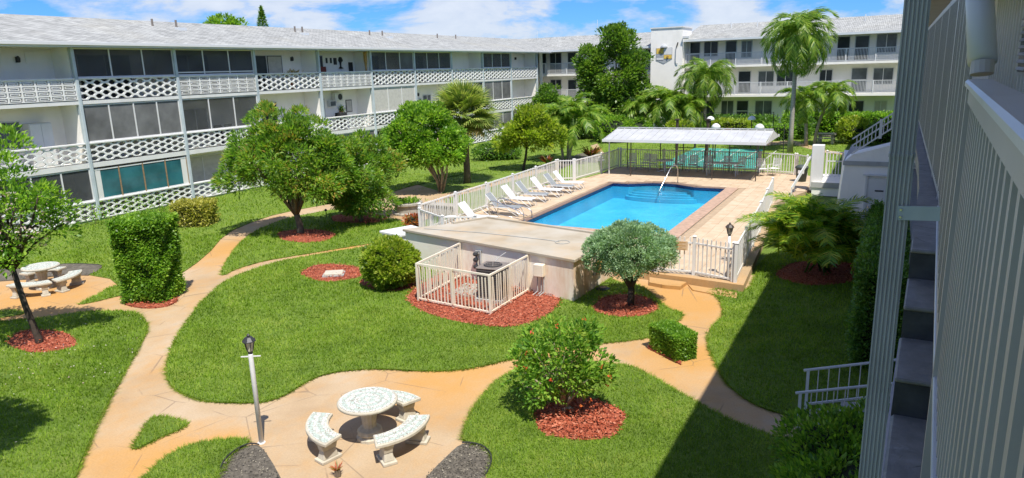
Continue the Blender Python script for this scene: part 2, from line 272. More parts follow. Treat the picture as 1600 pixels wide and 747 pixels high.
# ------------------------------------------------------------------ mesh helpers
class MB:
    def __init__(s): s.v = []; s.f = []
    def add(s, vs, fs):
        o = len(s.v); s.v.extend([tuple(v) for v in vs]); s.f.extend([tuple(i+o for i in f) for f in fs]); return s
    def box(s, x0, x1, y0, y1, z0, z1):
        return s.add([(x0,y0,z0),(x1,y0,z0),(x1,y1,z0),(x0,y1,z0),(x0,y0,z1),(x1,y0,z1),(x1,y1,z1),(x0,y1,z1)],
                     [(0,3,2,1),(4,5,6,7),(0,1,5,4),(1,2,6,5),(2,3,7,6),(3,0,4,7)])
    def beam(s, p, q, w, h, up=(0,0,1), ch=0.0):
        p = Vector(p); q = Vector(q); d = (q-p).normalized(); u = Vector(up)
        if abs(d.dot(u)) > .99: u = Vector((1,0,0))
        a = d.cross(u).normalized(); b = a.cross(d).normalized(); vs = []
        for c in (p, q):
            for (i, j) in ((-1,-1),(1,-1),(1,1),(-1,1)): vs.append(c + a*i*w/2 + b*j*h/2)
        return s.add(vs, [(0,1,2,3),(7,6,5,4),(0,4,5,1),(1,5,6,2),(2,6,7,3),(3,7,4,0)])
    def tube(s, pts, rad, n=6, caps=True):
        pts = [Vector(p) for p in pts]; rad = rad if isinstance(rad, (list, tuple)) else [rad]*len(pts); vs = []; fs = []
        prev = None
        for i, p in enumerate(pts):
            d = (pts[min(i+1, len(pts)-1)] - pts[max(i-1, 0)]).normalized()
            if prev is None: a = d.orthogonal().normalized()
            else:
                a = prev - d*prev.dot(d); a = a.normalized() if a.length > 1e-6 else d.orthogonal().normalized()
            prev = a; b = d.cross(a)
            for k in range(n): t = 2*math.pi*k/n; vs.append(p + (a*math.cos(t) + b*math.sin(t))*rad[i])
        for i in range(len(pts)-1):
            for k in range(n): fs.append((i*n+k, i*n+(k+1)%n, (i+1)*n+(k+1)%n, (i+1)*n+k))
        if caps: fs.append(tuple(range(n-1, -1, -1))); fs.append(tuple(range((len(pts)-1)*n, len(pts)*n)))
        return s.add(vs, fs)
    def lathe(s, prof, n=16, c=(0,0,0), flute=0.0):
        vs = []; fs = []
        for (r, z) in prof:
            for k in range(n):
                t = 2*math.pi*k/n; rr = r*(1 + (flute if k % 2 else 0)); vs.append((c[0]+rr*math.cos(t), c[1]+rr*math.sin(t), c[2]+z))
        for i in range(len(prof)-1):
            for k in range(n): fs.append((i*n+k, i*n+(k+1)%n, (i+1)*n+(k+1)%n, (i+1)*n+k))
        fs.append(tuple(range(n-1, -1, -1))); fs.append(tuple(range((len(prof)-1)*n, len(prof)*n)))
        return s.add(vs, fs)
    def prism(s, poly, z0, z1):
        n = len(poly); a = sum(poly[i][0]*poly[(i+1)%n][1]-poly[(i+1)%n][0]*poly[i][1] for i in range(n))
        if a < 0: poly = poly[::-1]
        vs = [(x,y,z0) for x,y in poly] + [(x,y,z1) for x,y in poly]
        fs = [tuple(range(n, 2*n)), tuple(range(n-1, -1, -1))] + [(i, (i+1)%n, n+(i+1)%n, n+i) for i in range(n)]
        return s.add(vs, fs)
    def yprism(s, poly, y0, y1):      # polygon in x,z extruded along y
        n = len(poly); vs = [(x,y0,z) for x,z in poly] + [(x,y1,z) for x,z in poly]
        return s.add(vs, [tuple(range(n)), tuple(range(2*n-1, n-1, -1))] + [(i, n+i, n+(i+1)%n, (i+1)%n) for i in range(n)])
    def mesh(s, name, smooth=False, bevel=0.0, off=(0,0,0)):
        me = bpy.data.meshes.new(name); o = Vector(off)
        me.from_pydata([tuple(Vector(v)-o) for v in s.v], [], s.f)
        bm = bmesh.new(); bm.from_mesh(me)
        if bevel > 0:
            es = [e for e in bm.edges if len(e.link_faces) == 2 and e.calc_face_angle(0) > .6]
            bmesh.ops.bevel(bm, geom=es, offset=bevel, segments=1, affect='EDGES', profile=.5, clamp_overlap=True)
        big = [f for f in bm.faces if len(f.verts) > 4]
        if big: bmesh.ops.triangulate(bm, faces=big)
        bmesh.ops.recalc_face_normals(bm, faces=bm.faces)
        bm.to_mesh(me); bm.free()
        if smooth: me.polygons.foreach_set('use_smooth', [True]*len(me.polygons))
        return me
    def build(s, name, mat, parent=None, smooth=False, bevel=0.0, world=True):
        off = parent_loc(parent) if (parent is not None and world) else (0,0,0)
        me = s.mesh(name, smooth, bevel, off); return link(name, me, mat, parent)
def parent_loc(p):
    v = Vector((0,0,0))
    while p is not None: v += p.location; p = p.parent
    return v
def link(name, me, mat=None, parent=None, loc=None, rot=None, scale=None):
    o = bpy.data.objects.new(name, me); col.objects.link(o)
    if mat is not None and not me.materials: me.materials.append(MT[mat] if isinstance(mat, str) else mat)
    if parent is not None: o.parent = parent
    if loc is not None: o.location = loc
    if rot is not None: o.rotation_euler = rot
    if scale is not None: o.scale = scale
    return o
def tag(o, label, cat, group=None, kind=None):
    o['label'] = label; o['category'] = cat
    if group: o['group'] = group
    if kind: o['kind'] = kind
    return o
def thing(name, label, cat, loc=(0,0,0), rz=0.0, group=None):
    o = bpy.data.objects.new(name, None); col.objects.link(o); o.location = loc; o.rotation_euler = (0,0,rz); o.empty_display_size = .2
    return tag(o, label, cat, group)
def struct(name, me_or_mb, mat, kind='structure', label=None, **k):
    o = me_or_mb.build(name, mat, **k) if isinstance(me_or_mb, MB) else link(name, me_or_mb, mat)
    o['kind'] = kind
    if label: o['label'] = label
    return o
def copy_tree(o, parent=None):
    c = o.copy(); col.objects.link(c); c.parent = parent
    for ch in o.children: copy_tree(ch, c)
    return c
def smooth_poly(pts, sub=4):
    n = len(pts); out = []
    for i in range(n):
        p0, p1, p2, p3 = (np.array(pts[(i+k-1) % n]) for k in range(4))
        for j in range(sub):
            t = j/sub; out.append(tuple(.5*((2*p1) + (-p0+p2)*t + (2*p0-5*p1+4*p2-p3)*t*t + (-p0+3*p1-3*p2+p3)*t**3)))
    return out
def inpoly(P, poly):
    x, y = P[:,0], P[:,1]; ins = np.zeros(len(P), bool); n = len(poly); j = n-1
    for i in range(n):
        xi, yi = poly[i]; xj, yj = poly[j]
        if yi != yj:
            c = ((yi > y) != (yj > y)) & (x < (xj-xi)*(y-yi)/(yj-yi)+xi); ins ^= c
        j = i
    return ins
def sheet(polys, z, holes=(), skirt=0.0):      # flat sheet with holes, plus a skirt round the outer edge
    vs = []; es = []
    for pl in list(polys)+list(holes):
        o = len(vs); n = len(pl); vs += [Vector((x, y)) for x, y in pl]; es += [(o+i, o+(i+1)%n) for i in range(n)]
    r = mgeo.delaunay_2d_cdt(vs, es, [], 0, 1e-5)
    V, F = r[0], r[2]; C = np.array([[sum(V[i].x for i in f)/3, sum(V[i].y for i in f)/3] for f in F])
    keep = np.zeros(len(C), bool)
    for pl in polys: keep |= inpoly(C, pl)
    for pl in holes: keep &= ~inpoly(C, pl)
    mb = MB(); mb.add([(v.x, v.y, z) for v in V], [tuple(f) for f, k in zip(F, keep) if k])
    if skirt:
        for pl in list(polys)+list(holes):
            n = len(pl); mb.add([(x,y,z) for x,y in pl]+[(x,y,z-skirt) for x,y in pl], [(i, (i+1)%n, n+(i+1)%n, n+i) for i in range(n)])
    return mb
def quads_mesh(name, V, rnd, mat, parent=None, nv=4, kind=None, world=True):
    """V: (n, nv, 3) -> n faces with a per-face random value"""
    n = len(V); me = bpy.data.meshes.new(name); V = V.reshape(-1, 3)
    if parent is not None and world: V = V - np.array(parent_loc(parent))
    me.vertices.add(n*nv); me.vertices.foreach_set('co', V.astype(np.float32).ravel())
    me.loops.add(n*nv); me.loops.foreach_set('vertex_index', np.arange(n*nv, dtype=np.int32))
    me.polygons.add(n); me.polygons.foreach_set('loop_start', np.arange(0, n*nv, nv, dtype=np.int32))
    try: me.polygons.foreach_set('loop_total', np.full(n, nv, dtype=np.int32))
    except Exception: pass
    a = me.attributes.new('rnd', 'FLOAT', 'FACE'); a.data.foreach_set('value', np.clip(rnd, 0, 1).astype(np.float32))
    me.update(calc_edges=True); me.validate()
    o = link(name, me, mat, parent)
    if kind: o['kind'] = kind
    return o
def norm(a): return a/np.maximum(np.linalg.norm(a, axis=1, keepdims=True), 1e-9)
def leaf_quads(pos, d, size, aspect=.42, fold=.12):
    n = len(pos); d = norm(d); s = norm(np.cross(d, np.array([.15,-.15,1.0])+rng.normal(size=(n,3))*.55)); nn = np.cross(s, d)
    size = np.broadcast_to(np.asarray(size, float), (n,)).reshape(n,1)*(.75+.5*rng.random((n,1)))
    mid = pos + d*size*.45 + nn*size*fold
    return np.stack([pos, mid + s*size*aspect*.5, pos + d*size, mid - s*size*aspect*.5], 1)
# ------------------------------------------------------------------ ground, lawns, paths
BIG = [(-600,-200),(600,-200),(600,900),(-600,900)]
POOL_Z = .20
pool_poly = [(-13.15,25.3),(-7.2,25.3),(-7.2,36.1),(-8.75,36.1),(-9.2,36.35),(-9.9,36.75),(-10.55,36.85),(-11.2,36.75),(-11.9,36.35),(-12.3,36.1),(-13.15,36.1)]
pit = [(-13.7,24.9),(-6.6,24.9),(-6.6,37.5),(-13.7,37.5)]
struct('ground', sheet([BIG], -.03, [pit]), 'ground_grass')
court = GP("-400,520 -300,430 0,410 60,404 100,402 150,400 190,405 250,420 290,405 330,375 380,335 440,318 520,305 600,290 640,285 690,300 700,330 660,345 640,370 800,420 960,420 1180,430 1180,470 1290,655 1420,700 1500,900 1200,1300 200,1300 -400,900")
struct('path', sheet([court], 0.0), 'path_concrete')
LAWNS = {
 'far': "-420,470 -200,440 0,421 60,421 100,413 155,414 160,420 138,430 172,436 186,448 196,462 240,472 279,431 308,411 330,392 345,374 362,361 390,349 425,337 465,328 520,318 570,310 604,303 640,292 700,277 800,256 860,243 905,233 940,222 960,205 700,180 -420,250",
 'left': "-420,545 0,504 70,497 130,489 190,487 215,492 228,506 227,522 214,548 188,595 160,645 138,695 117,747 100,800 60,900 -420,800",
 'mid': "604,383 560,388 500,398 440,409 390,424 352,441 322,466 298,497 276,531 263,566 264,595 282,613 320,627 365,630 410,629 445,618 485,594 530,581 590,577 650,580 710,579 755,572 800,561 850,547 900,540 960,535 1009,529 1035,520 1057,504 1066,491 1048,485 1035,477 1020,462 1004,450 985,444 960,440 900,415 700,385 640,378",
 'right_near': "800,583 770,604 748,630 734,655 724,683 732,693 757,699 770,716 766,740 745,770 700,830 760,1000 1200,1000 1420,800 1310,725 1245,690 1210,684 1165,669 1120,648 1080,626 1040,603 1005,583 975,572 920,570 860,574",
 'right': "1111,456 1124,468 1130,485 1128,497 1114,512 1107,526 1108,542 1117,562 1134,597 1162,622 1192,638 1225,648 1260,654 1330,672 1420,640 1420,380 1300,360 1200,400 1175,448 1150,455 1130,453",
 'mango': "346,430 375,419 420,407 480,397 540,387 600,377 625,368 640,356 622,344 596,340 560,330 522,328 487,334 447,342 407,358 382,374 362,397",
 'wedge': "242,653 293,664 253,683 210,703 222,680",
 'low': "388,690 340,690 295,699 258,718 229,747 205,790 330,830 337,760 345,738 362,712",
 'sliver': "123,476 150,463 181,447 196,459 172,466 148,472",
 'strip': "-120,495 0,487 24,486 38,490 0,497 -120,512",
}
SHARP = {'wedge', 'sliver', 'strip', 'far', 'right_near'}
lawn_polys = {}
for k, s in LAWNS.items():
    pl = GP(s); pl = pl if k in ('far',) else smooth_poly(pl, 3 if k not in SHARP else 2)
    lawn_polys[k] = pl
holes_mulch = []
def ell(px, py, rpx_w, rpx_h, n=28, jit=.05):
    c = np.array(G(px, py)); a = np.array(G(px+rpx_w, py))-c; b = np.array(G(px, py-rpx_h))-c
    return [tuple(c + a*math.cos(t)*(1+jit*math.sin(5*t+px)) + b*math.sin(t)*(1+jit*math.cos(3*t+py))) for t in np.linspace(0, 2*math.pi, n, endpoint=False)]
MULCH = {
 'sapling': ("red mulch ring around the flowering sapling", ell(66, 534, 53, 17)),
 'square': ("red mulch strip under the tall square hedge", ell(233, 470, 44, 11)),
 'mango': ("red mulch ring under the big bushy tree", ell(478, 369, 46, 10)),
 'ball': ("mulch bed under the round-headed tree beside the planter", ell(560, 342, 44, 8)),
 'slab': ("oval red mulch patch around a square lid", ell(519, 427, 47, 13)),
 'round': ("red mulch under the round leafy bush", ell(608, 443, 44, 12)),
 'ac': ("red mulch bed around the fenced condenser unit", smooth_poly(GP("638,472 645,455 668,440 700,425 760,415 850,440 874,463 868,482 842,500 805,511 770,512 720,505 670,492"), 3)),
 'topiary': ("red mulch ring under the clipped cloud tree", ell(977, 479, 50, 17)),
 'hibiscus': ("red mulch ring under the flowering bush", ell(905, 656, 71, 31)),
 'small': ("red mulch edge below the small clipped hedge", GP("1012,545 1064,571 1067,553 1020,530")),
 'areca': ("dark mulch under the feathery palm clump", ell(1285, 427, 72, 18)),
}
SOIL = {
 'soil_low': smooth_poly(GP("345,735 362,711 385,698 405,698 418,712 432,735 440,760 420,820 340,800"), 3),
 'soil_mid': smooth_poly(GP("722,695 752,699 767,714 764,735 742,765 690,800 640,790 668,745 700,712"), 3),
 'soil_left': smooth_poly(GP("-60,428 0,423 60,421 100,414 153,415 158,420 138,431 100,430 60,436 0,440 -60,447"), 2),
}
for k, pl in lawn_polys.items():
    hs = [q for q in list(v[1] for v in MULCH.values()) if inpoly(np.array([np.mean(q, 0)]), pl)[0] and all(inpoly(np.array(q), pl))]
    struct('lawn', sheet([pl], .03, hs, .035), 'ground_grass')
    holes_mulch += hs
chipV = []; chipR = []
def mulch_chips(pl, n):
    c_ = np.mean(pl, 0); P = c_+(np.array(pl)-c_)*1.045; pl = [tuple(p) for p in P]; rad = np.abs(P-c_).max(); lo, hi = P.min(0), P.max(0); q = lo + (hi-lo)*rng.random((n*2, 2)); q = q[inpoly(q, pl)][:n]; k = len(q)
    edge = np.clip(1-np.linalg.norm((q-c_)/np.maximum(np.abs(P-c_).max(0), .1), axis=1)**2, 0, 1); pos = np.column_stack([q, .034 + .035*rng.random(k) + .06*edge]); d = np.column_stack([rng.normal(size=(k,2)), .35*rng.normal(size=k)])
    return leaf_quads(pos, d, .07, .45, .03)
for k, (lb, pl) in MULCH.items():
    o = struct('mulch_bed', sheet([pl], .036, (), .05), 'mulch', 'stuff', lb)
    A = abs(sum(pl[i][0]*pl[i-1][1]-pl[i-1][0]*pl[i][1] for i in range(len(pl))))/2
    c = np.mean(pl, 0); dist = np.hypot(*c); dens = 420 if dist < 16 else 240 if dist < 24 else 90
    q = mulch_chips(pl, int(A*dens)); quads_mesh('mulch_chips', q, rng.random(len(q)), 'mulch_chip', None, 4, 'stuff')['label'] = 'loose chips on the ' + lb
for k, pl in SOIL.items():
    struct('soil_patch', sheet([pl], .040 if k == 'soil_left' else .012, (), .05), 'soil', 'structure')
# grass blades, thick near by and thin far off
avoid = [v[1] for v in MULCH.values()] + list(SOIL.values())
def blades(pl, dens_fn, zbase=.03):
    P = np.array(pl); lo, hi = P.min(0), P.max(0); lo = np.maximum(lo, (-34.0, 4.0)); hi = np.minimum(hi, (1.4, 70.0))
    step = 3.0; out = []
    for x0 in np.arange(lo[0], hi[0], step):
        for y0 in np.arange(lo[1], hi[1], step):
            d = math.hypot(x0+1.5, y0+1.5); n = int(dens_fn(d)*step*step)
            if n <= 0: continue
            q = np.array([x0, y0]) + step*rng.random((n, 2)); q = q[inpoly(q, pl)]
            for a in avoid:
                if len(q) and abs(np.mean(a, 0)[0]-x0) < 8 and abs(np.mean(a, 0)[1]-y0) < 8: q = q[~inpoly(q, a)]
            if len(q): out.append(np.column_stack([q, np.full(len(q), d)]))
    if not out: return
    Q = np.concatenate(out); n = len(Q); ang = rng.random(n)*2*math.pi; lean = .35+.65*rng.random(n)
    h = (.045+.045*rng.random(n))*(1+np.clip((Q[:,2]-14)/30, 0, .8)); wd = .010*(1+np.clip((Q[:,2]-9)/9, 0, 3.0))*(1+.6*rng.random(n)); dry = np.clip(np.sin(Q[:,0]*1.7+3*np.sin(Q[:,1]*.9))*np.sin(Q[:,1]*1.9+2*np.sin(Q[:,0]*1.1))-.55, 0, 1)
    base = np.column_stack([Q[:,:2], np.full(n, zbase-.004)]); t = np.column_stack([np.cos(ang), np.sin(ang), np.zeros(n)]); s = np.column_stack([-np.sin(ang), np.cos(ang), np.zeros(n)])
    tip = base + t*(h*lean)[:,None] + np.array([0,0,1])*(h*(1.15-.55*lean))[:,None]
    V = np.stack([base - s*wd[:,None]/2, base + s*wd[:,None]/2, tip], 1)
    f = .5+.20*np.sin(Q[:,0]*.9+1.3*np.sin(Q[:,1]*.7))+.12*np.sin(Q[:,1]*2.1+Q[:,0]*1.7)+.22*np.sin(Q[:,0]*9.1+2*np.sin(Q[:,1]*5.3))*np.sin(Q[:,1]*8.3+Q[:,0]*3.1)
    o = quads_mesh('lawn_grass', V, .55*rng.random(n)+.45*f+.9*dry*rng.random(n), 'grass_blade', None, 3, 'stuff')
    return o
dens = lambda d: 1500 if d < 13 else 900 if d < 18 else 500 if d < 24 else 220 if d < 32 else 70 if d < 46 else 25
def edge_blades(pl, k):      # turf creeping over the path edges
    P = np.array(pl); nxt = np.roll(P, -1, 0); out = []
    for a, b_ in zip(P, nxt):
        L_ = np.linalg.norm(b_-a); d = np.hypot(*((a+b_)/2))
        if d > 30 or a[1] < 4.5: continue
        n = int(L_*(220 if d < 16 else 120 if d < 22 else 50)); t_ = rng.random((n,1)); p_ = a+(b_-a)*t_; nn = np.array([(b_-a)[1], -(b_-a)[0]])/max(L_, 1e-6)
        if inpoly(np.array([(a+b_)/2+nn*.05]), pl)[0]: nn = -nn
        amt = np.clip(.5+.5*np.sin(p_[:,:1]*3.1+2*np.sin(p_[:,1:]*2.3)), .1, 1)
        p_ = p_ + nn*(rng.random((n,1))*.10-.05)*amt; dirv = nn*(.2+.8*rng.random((n,1)))+rng.normal(size=(n,2))*.5
        ln_ = .05+.06*rng.random((n,1)); w_ = .012*(1+max(0, d-9)/9); sd = np.column_stack([-dirv[:,1], dirv[:,0], np.zeros(n)]); sd = norm(sd)*w_/2
        base = np.column_stack([p_, np.full(n, .01)]); tip = base+np.column_stack([dirv*ln_, .02+.05*rng.random(n)]); out.append(np.stack([base-sd, base+sd, tip], 1))
    if out:
        V = np.concatenate(out); o = quads_mesh('edge_grass', V, .2+.75*rng.random(len(V)), 'grass_blade', None, 3, 'stuff'); o['label'] = 'ragged grass blades creeping over a path edge'
for k, pl in lawn_polys.items():
    if k != 'far': edge_blades(pl, k)
    o = blades(pl, dens)
    if o: o['label'] = 'short green turf of the ' + {'far':'long lawn by the balcony building','left':'lawn at lower left','mid':'kidney-shaped lawn in the middle','right_near':'lawn around the flowering bush','right':'shaded lawn at the right','mango':'lawn under the bushy tree','wedge':'small wedge between the paths','low':'small bed at the bottom','sliver':'sliver beside the left patio','strip':'strip at the left edge'}[k]
far_lawn = GP("640,300 700,290 800,268 880,250 945,262 1210,258 1400,240 1400,190 1000,185 930,215 905,225 800,245")
o = blades(far_lawn, lambda d: 30 if d < 60 else 14, -.03); o['label'] = 'green turf beyond the pool fence'
# narrow far paths
for s in ("598,338 660,318 740,299 830,274 905,250 935,238 932,232 900,243 825,268 735,293 655,311 596,328",
          "903,209 925,208 938,232 945,240 935,246 930,236 918,222",
          "1190,228 1235,224 1285,238 1330,243 1330,240 1290,234 1240,219 1195,222",
          "1100,222 1190,226 1190,222 1100,218"):
    struct('path', sheet([GP(s)], -.012, (), .02), 'path_concrete')
struct('planting_strip', sheet([GP("850,262 905,240 936,232 940,240 905,252 860,270")], -.005), 'soil')

# ------------------------------------------------------------------ pool and pool deck
deck_poly = [(-16.45,21.9),(-16.5,36.1),(-15.6,36.4),(-15.15,39.6),(-15.3,42.75),(-4.3,42.75),(-3.3,41.2),(-3.2,38.2),(-3.5,36.6),(-4.4,33.0),(-4.05,27.0),(-3.55,20.0),(-4.85,20.25),(-6.15,20.55),(-7.3,20.6),(-7.3,21.5),(-12.6,22.2),(-13.6,21.4)]
def inset(pl, d):
    c = np.mean(pl, 0); return [tuple(np.array(p) + (np.array(p)-c)/np.linalg.norm(np.array(p)-c)*d) for p in pl]
cop = [(-13.55,24.9),(-6.6,24.9),(-6.6,36.55),(-8.6,36.55),(-9.1,36.8),(-9.8,37.2),(-10.55,37.3),(-11.3,37.2),(-12.0,36.8),(-12.45,36.55),(-13.55,36.55)]
deck = struct('pool_deck', sheet([deck_poly], POOL_Z-.03, [cop], .30), 'paver_bed')
T = .46; tm = MB().box(-T/2+.004, T/2-.004, -T/2+.004, T/2-.004, -.025, .0).mesh('paver', bevel=.006); tm.materials.append(MT['paver'])
cells = []
for i, x in enumerate(np.arange(-16.6, -3.0, T)):
    for j, y in enumerate(np.arange(19.8, 43.0, T)):
        c = np.array([(x-T/2, y-T/2), (x+T/2, y-T/2), (x+T/2, y+T/2), (x-T/2, y+T/2), (x, y)])
        if inpoly(c[4:], deck_poly)[0] and inpoly(c[:4], deck_poly).sum() >= 3 and inpoly(c, cop).sum() == 0: cells.append((math.hypot(x, y), x, y))
cells.sort(); vis = [c for c in cells if not (c[1] < -7.3 and c[2] < 24.6)] ; hid = [c for c in cells if (c[1] < -7.3 and c[2] < 24.6)]
for d, x, y in vis[:300]: link('paver', tm, None, deck, (x, y, POOL_Z+rng.normal()*.0012))
mb = MB()
for d, x, y in vis[300:]+hid:
    z = POOL_Z+rng.normal()*.0012; mb.box(x-T/2+.005, x+T/2-.005, y-T/2+.005, y+T/2-.005, z-.025, z)
mb.build('pavers', 'paver', deck)['kind'] = 'stuff'
pool = bpy.data.objects.new('swimming_pool', None); col.objects.link(pool); pool.location = (-10.2, 31, 0); tag(pool, 'large blue rectangular swimming pool with brick-red coping and curved entry steps', 'pool')
struct_w = sheet([pool_poly], POOL_Z-.13); wo = struct_w.build('water', 'water', pool)
n_ = len(pool_poly); mb = MB(); mb.add([(x,y,POOL_Z-.16) for x,y in pool_poly]+[(x,y,-.62) for x,y in pool_poly], [(i,(i+1)%n_,n_+(i+1)%n_,n_+i) for i in range(n_)]+[tuple(range(n_, 2*n_))]); mb.build('basin', 'pool_plaster', pool)
mb = MB(); mb.add([(x,y,POOL_Z) for x,y in pool_poly]+[(x,y,POOL_Z-.16) for x,y in pool_poly], [(i,(i+1)%n_,n_+(i+1)%n_,n_+i) for i in range(n_)]); mb.build('waterline_band', 'waterline_tile', pool)
sheet([cop], POOL_Z-.012, [pool_poly], .0).build('coping_bed', 'paver_bed', pool)
def coping_run(p, q, w, mat, L_=.62):
    p = Vector(p); q = Vector(q); d = (q-p); n = max(1, int(d.length/L_)); d /= n; t = d.normalized()
    for k in range(n):
        a = p + d*k + t*.006; b = p + d*(k+1) - t*.006
        MB().beam((a.x, a.y, POOL_Z+.006), (b.x, b.y, POOL_Z+.006), w, .03).build('coping_stone', mat, pool, bevel=.006)
coping_run((-6.90,25.0), (-6.90,36.5), .58, 'coping'); coping_run((-13.30,25.3), (-13.30,36.1), .26, 'coping_shaded', .9)
coping_run((-13.5,25.1), (-7.2,25.1), .36, 'coping', .9)
for a, b in (((-13.5,36.33),(-12.35,36.33)), ((-8.75,36.33),(-7.25,36.33))): coping_run(a, b, .40, 'coping_shaded', .75)
for i in range(3, 9):
    a = (np.array(pool_poly[i])+np.array(cop[i]))/2; b = (np.array(pool_poly[i+1])+np.array(cop[i+1]))/2; coping_run(tuple(a), tuple(b), .40, 'coping_shaded', 2)
for k in range(4):
    rr = 1.35+k*.16; pts = [(-10.5+rr*1.05*math.cos(t), 36.12-(.10+.16*k)*abs(math.sin(t))**.7) for t in np.linspace(0, math.pi, 18)]
    pts = [(x, min(y, 36.08)) for x, y in pts] + [(-10.5-rr*1.05, 36.09), (-10.5+rr*1.05, 36.09)]
    MB().prism(pts[:18], -.61, -.08-.11*k).build('entry_step', 'pool_plaster', pool)
# pool handrails
x, y = G(1040, 300, POOL_Z)
h1 = thing('pool_handrail', 'tall bent steel handrail at the curved pool steps', 'handrail', (-10.2, 36.6, POOL_Z))
MB().tube([(-9.95,37.35,.2),(-9.95,37.3,.95),(-9.98,37.15,1.15),(-10.05,36.9,1.22),(-10.15,36.6,1.08),(-10.45,35.6,.0),(-10.5,35.4,-.3)], .026, 8).build('rail', 'steel', h1, True)
MB().lathe([(.06,0),(.06,.02),(.03,.03)], 10, (-9.95,37.35,.2)).build('flange', 'steel', h1)
h2 = thing('pool_handrail', 'low steel grab rail at the near left corner of the pool', 'handrail', (-13.9, 25.9, POOL_Z))
for y in (25.55, 26.3):
    MB().tube([(-14.9,y,.2),(-14.9,y,.88),(-14.8,y,.98),(-14.6,y,.98),(-13.4,y,.62),(-13.25,y,.5),(-13.2,y,-.1)], .024, 8).build('rail', 'steel', h2, True)
    MB().tube([(-14.9,y,.5),(-13.45,y,.3)], .018, 6).build('cross_bar', 'steel', h2, True)

# ------------------------------------------------------------------ white picket fences
pk = MB().box(-.019,.019,-.009,.009,0,1); pk.add([(-.019,-.009,1),(.019,-.009,1),(.019,.009,1),(-.019,.009,1),(0,0,1.035)], [(0,1,4),(1,2,4),(2,3,4),(3,0,4)])
pickm = pk.mesh('picket'); pickm.materials.append(MT['fence_white'])
pickm2 = pickm.copy(); pickm2.materials.clear(); pickm2.materials.append(MT['fence_stained'])
def fence(label, pts, z0, h=1.2, sp=.115, post=2.4, mat='fence_white', rails=(.12, .94), pm=None, cat='fence', name='picket_fence', flat=False, pw=.038, cap=True):
    root = thing(name, label, cat, (pts[0][0], pts[0][1], z0)); pm = pm or pickm
    for a, b in zip(pts[:-1], pts[1:]):
        A = Vector((*a, z0)); B = Vector((*b, z0)); d = B-A; Ln = d.length; u = d.normalized(); rz = math.atan2(u.y, u.x)
        for f in rails: MB().beam(A+Vector((0,0,h*f)), B+Vector((0,0,h*f)), .04, .05).build('rail', mat, root)
        n = int(Ln/sp)
        for i in range(1, n):
            p = A + u*(Ln*i/n) - Vector(root.location); link('picket', pm, None, root, p + Vector((0,0,.05)), (rng.normal()*.012, rng.normal()*.012, rz), (pw/.038, pw/.038, h*(.90 if flat else .96)-.05))
        np_ = max(1, round(Ln/post))
        for i in range(np_+1):
            if i == np_ and b != pts[-1]: continue
            p = A + u*(Ln*i/np_); ps = .045 if cap else .03
            mbp = MB().box(p.x-ps, p.x+ps, p.y-ps, p.y+ps, z0-.2, z0+h)
            (mbp.add([(p.x-.06,p.y-.06,z0+h),(p.x+.06,p.y-.06,z0+h),(p.x+.06,p.y+.06,z0+h),(p.x-.06,p.y+.06,z0+h),(p.x,p.y,z0+h+.05)], [(0,1,4),(1,2,4),(2,3,4),(3,0,4),(3,2,1,0)]) if cap else mbp).build('post', mat, root)
    return root
fence('white picket fence along the lounger side of the pool', [(-16.1,22.2),(-16.2,27.6),(-16.45,35.85)], POOL_Z)
fence('white picket gate section beyond the last lounger', [(-16.4,36.0),(-15.62,36.38)], POOL_Z, sp=.13)
fence('white picket fence between the pool gate and the shelter', [(-15.55,36.42),(-15.16,39.55),(-15.05,42.2)], POOL_Z)
fence('white picket fence running behind the shelter', [(-14.95,42.35),(-6.6,42.35)], POOL_Z)
fence('white picket gate right of the shelter', [(-6.5,42.3),(-4.6,41.9)], POOL_Z, sp=.14)
f_ = fence('white picket fence stub between the gate and the rubbish bin', [(-4.5,41.85),(-3.9,41.2)], POOL_Z, sp=.14)
fence('white picket fence at the near left pool corner', [(-16.0,22.05),(-14.3,21.1),(-13.2,21.6)], POOL_Z, h=1.05)
fence('white fence with open pickets right of the pool, ending under the palm clump', [(-3.62,20.15),(-4.02,26.8),(-4.45,32.6)], POOL_Z, sp=.10)
gt = fence('white near pool gate with rounded posts and a small sign', [(-6.05,20.45),(-4.92,20.55),(-3.7,20.2)], POOL_Z, sp=.135, post=1.3, rails=(.08, .82))
mb = MB().beam((-5.56,20.43,1.10),(-5.10,20.475,1.10),.012,.28); mb.build('gate_sign', 'sign_buff', gt)['label'] = 'tan rules sign with rows of small print'
for i in range(5): MB().beam((-5.50,20.428,1.20-.05*i),(-5.16-.05*(i%2),20.461,1.20-.05*i),.004,.016).build('sign_line', 'gold_brown', gt)
kb = struct('deck_kerb', MB().prism([(-3.35,19.95),(-3.75,26.8),(-4.2,32.6),(-4.5,32.6),(-4.1,26.9),(-3.6,20.25),(-4.9,20.35),(-6.2,20.3),(-7.3,20.35),(-7.3,20.2),(-6.2,20.15),(-4.9,20.1)], -.02, POOL_Z+.03), 'path_concrete')
struct('gate_step', MB().prism([(-6.15,20.12),(-5.0,20.05),(-5.05,19.55),(-5.5,19.5),(-6.0,19.6)], 0, .11), 'path_concrete')
struct('kerb_slab', MB().prism([(-4.95,20.05),(-3.5,19.85),(-3.4,19.3),(-4.7,19.6)], 0, .035), 'path_concrete')

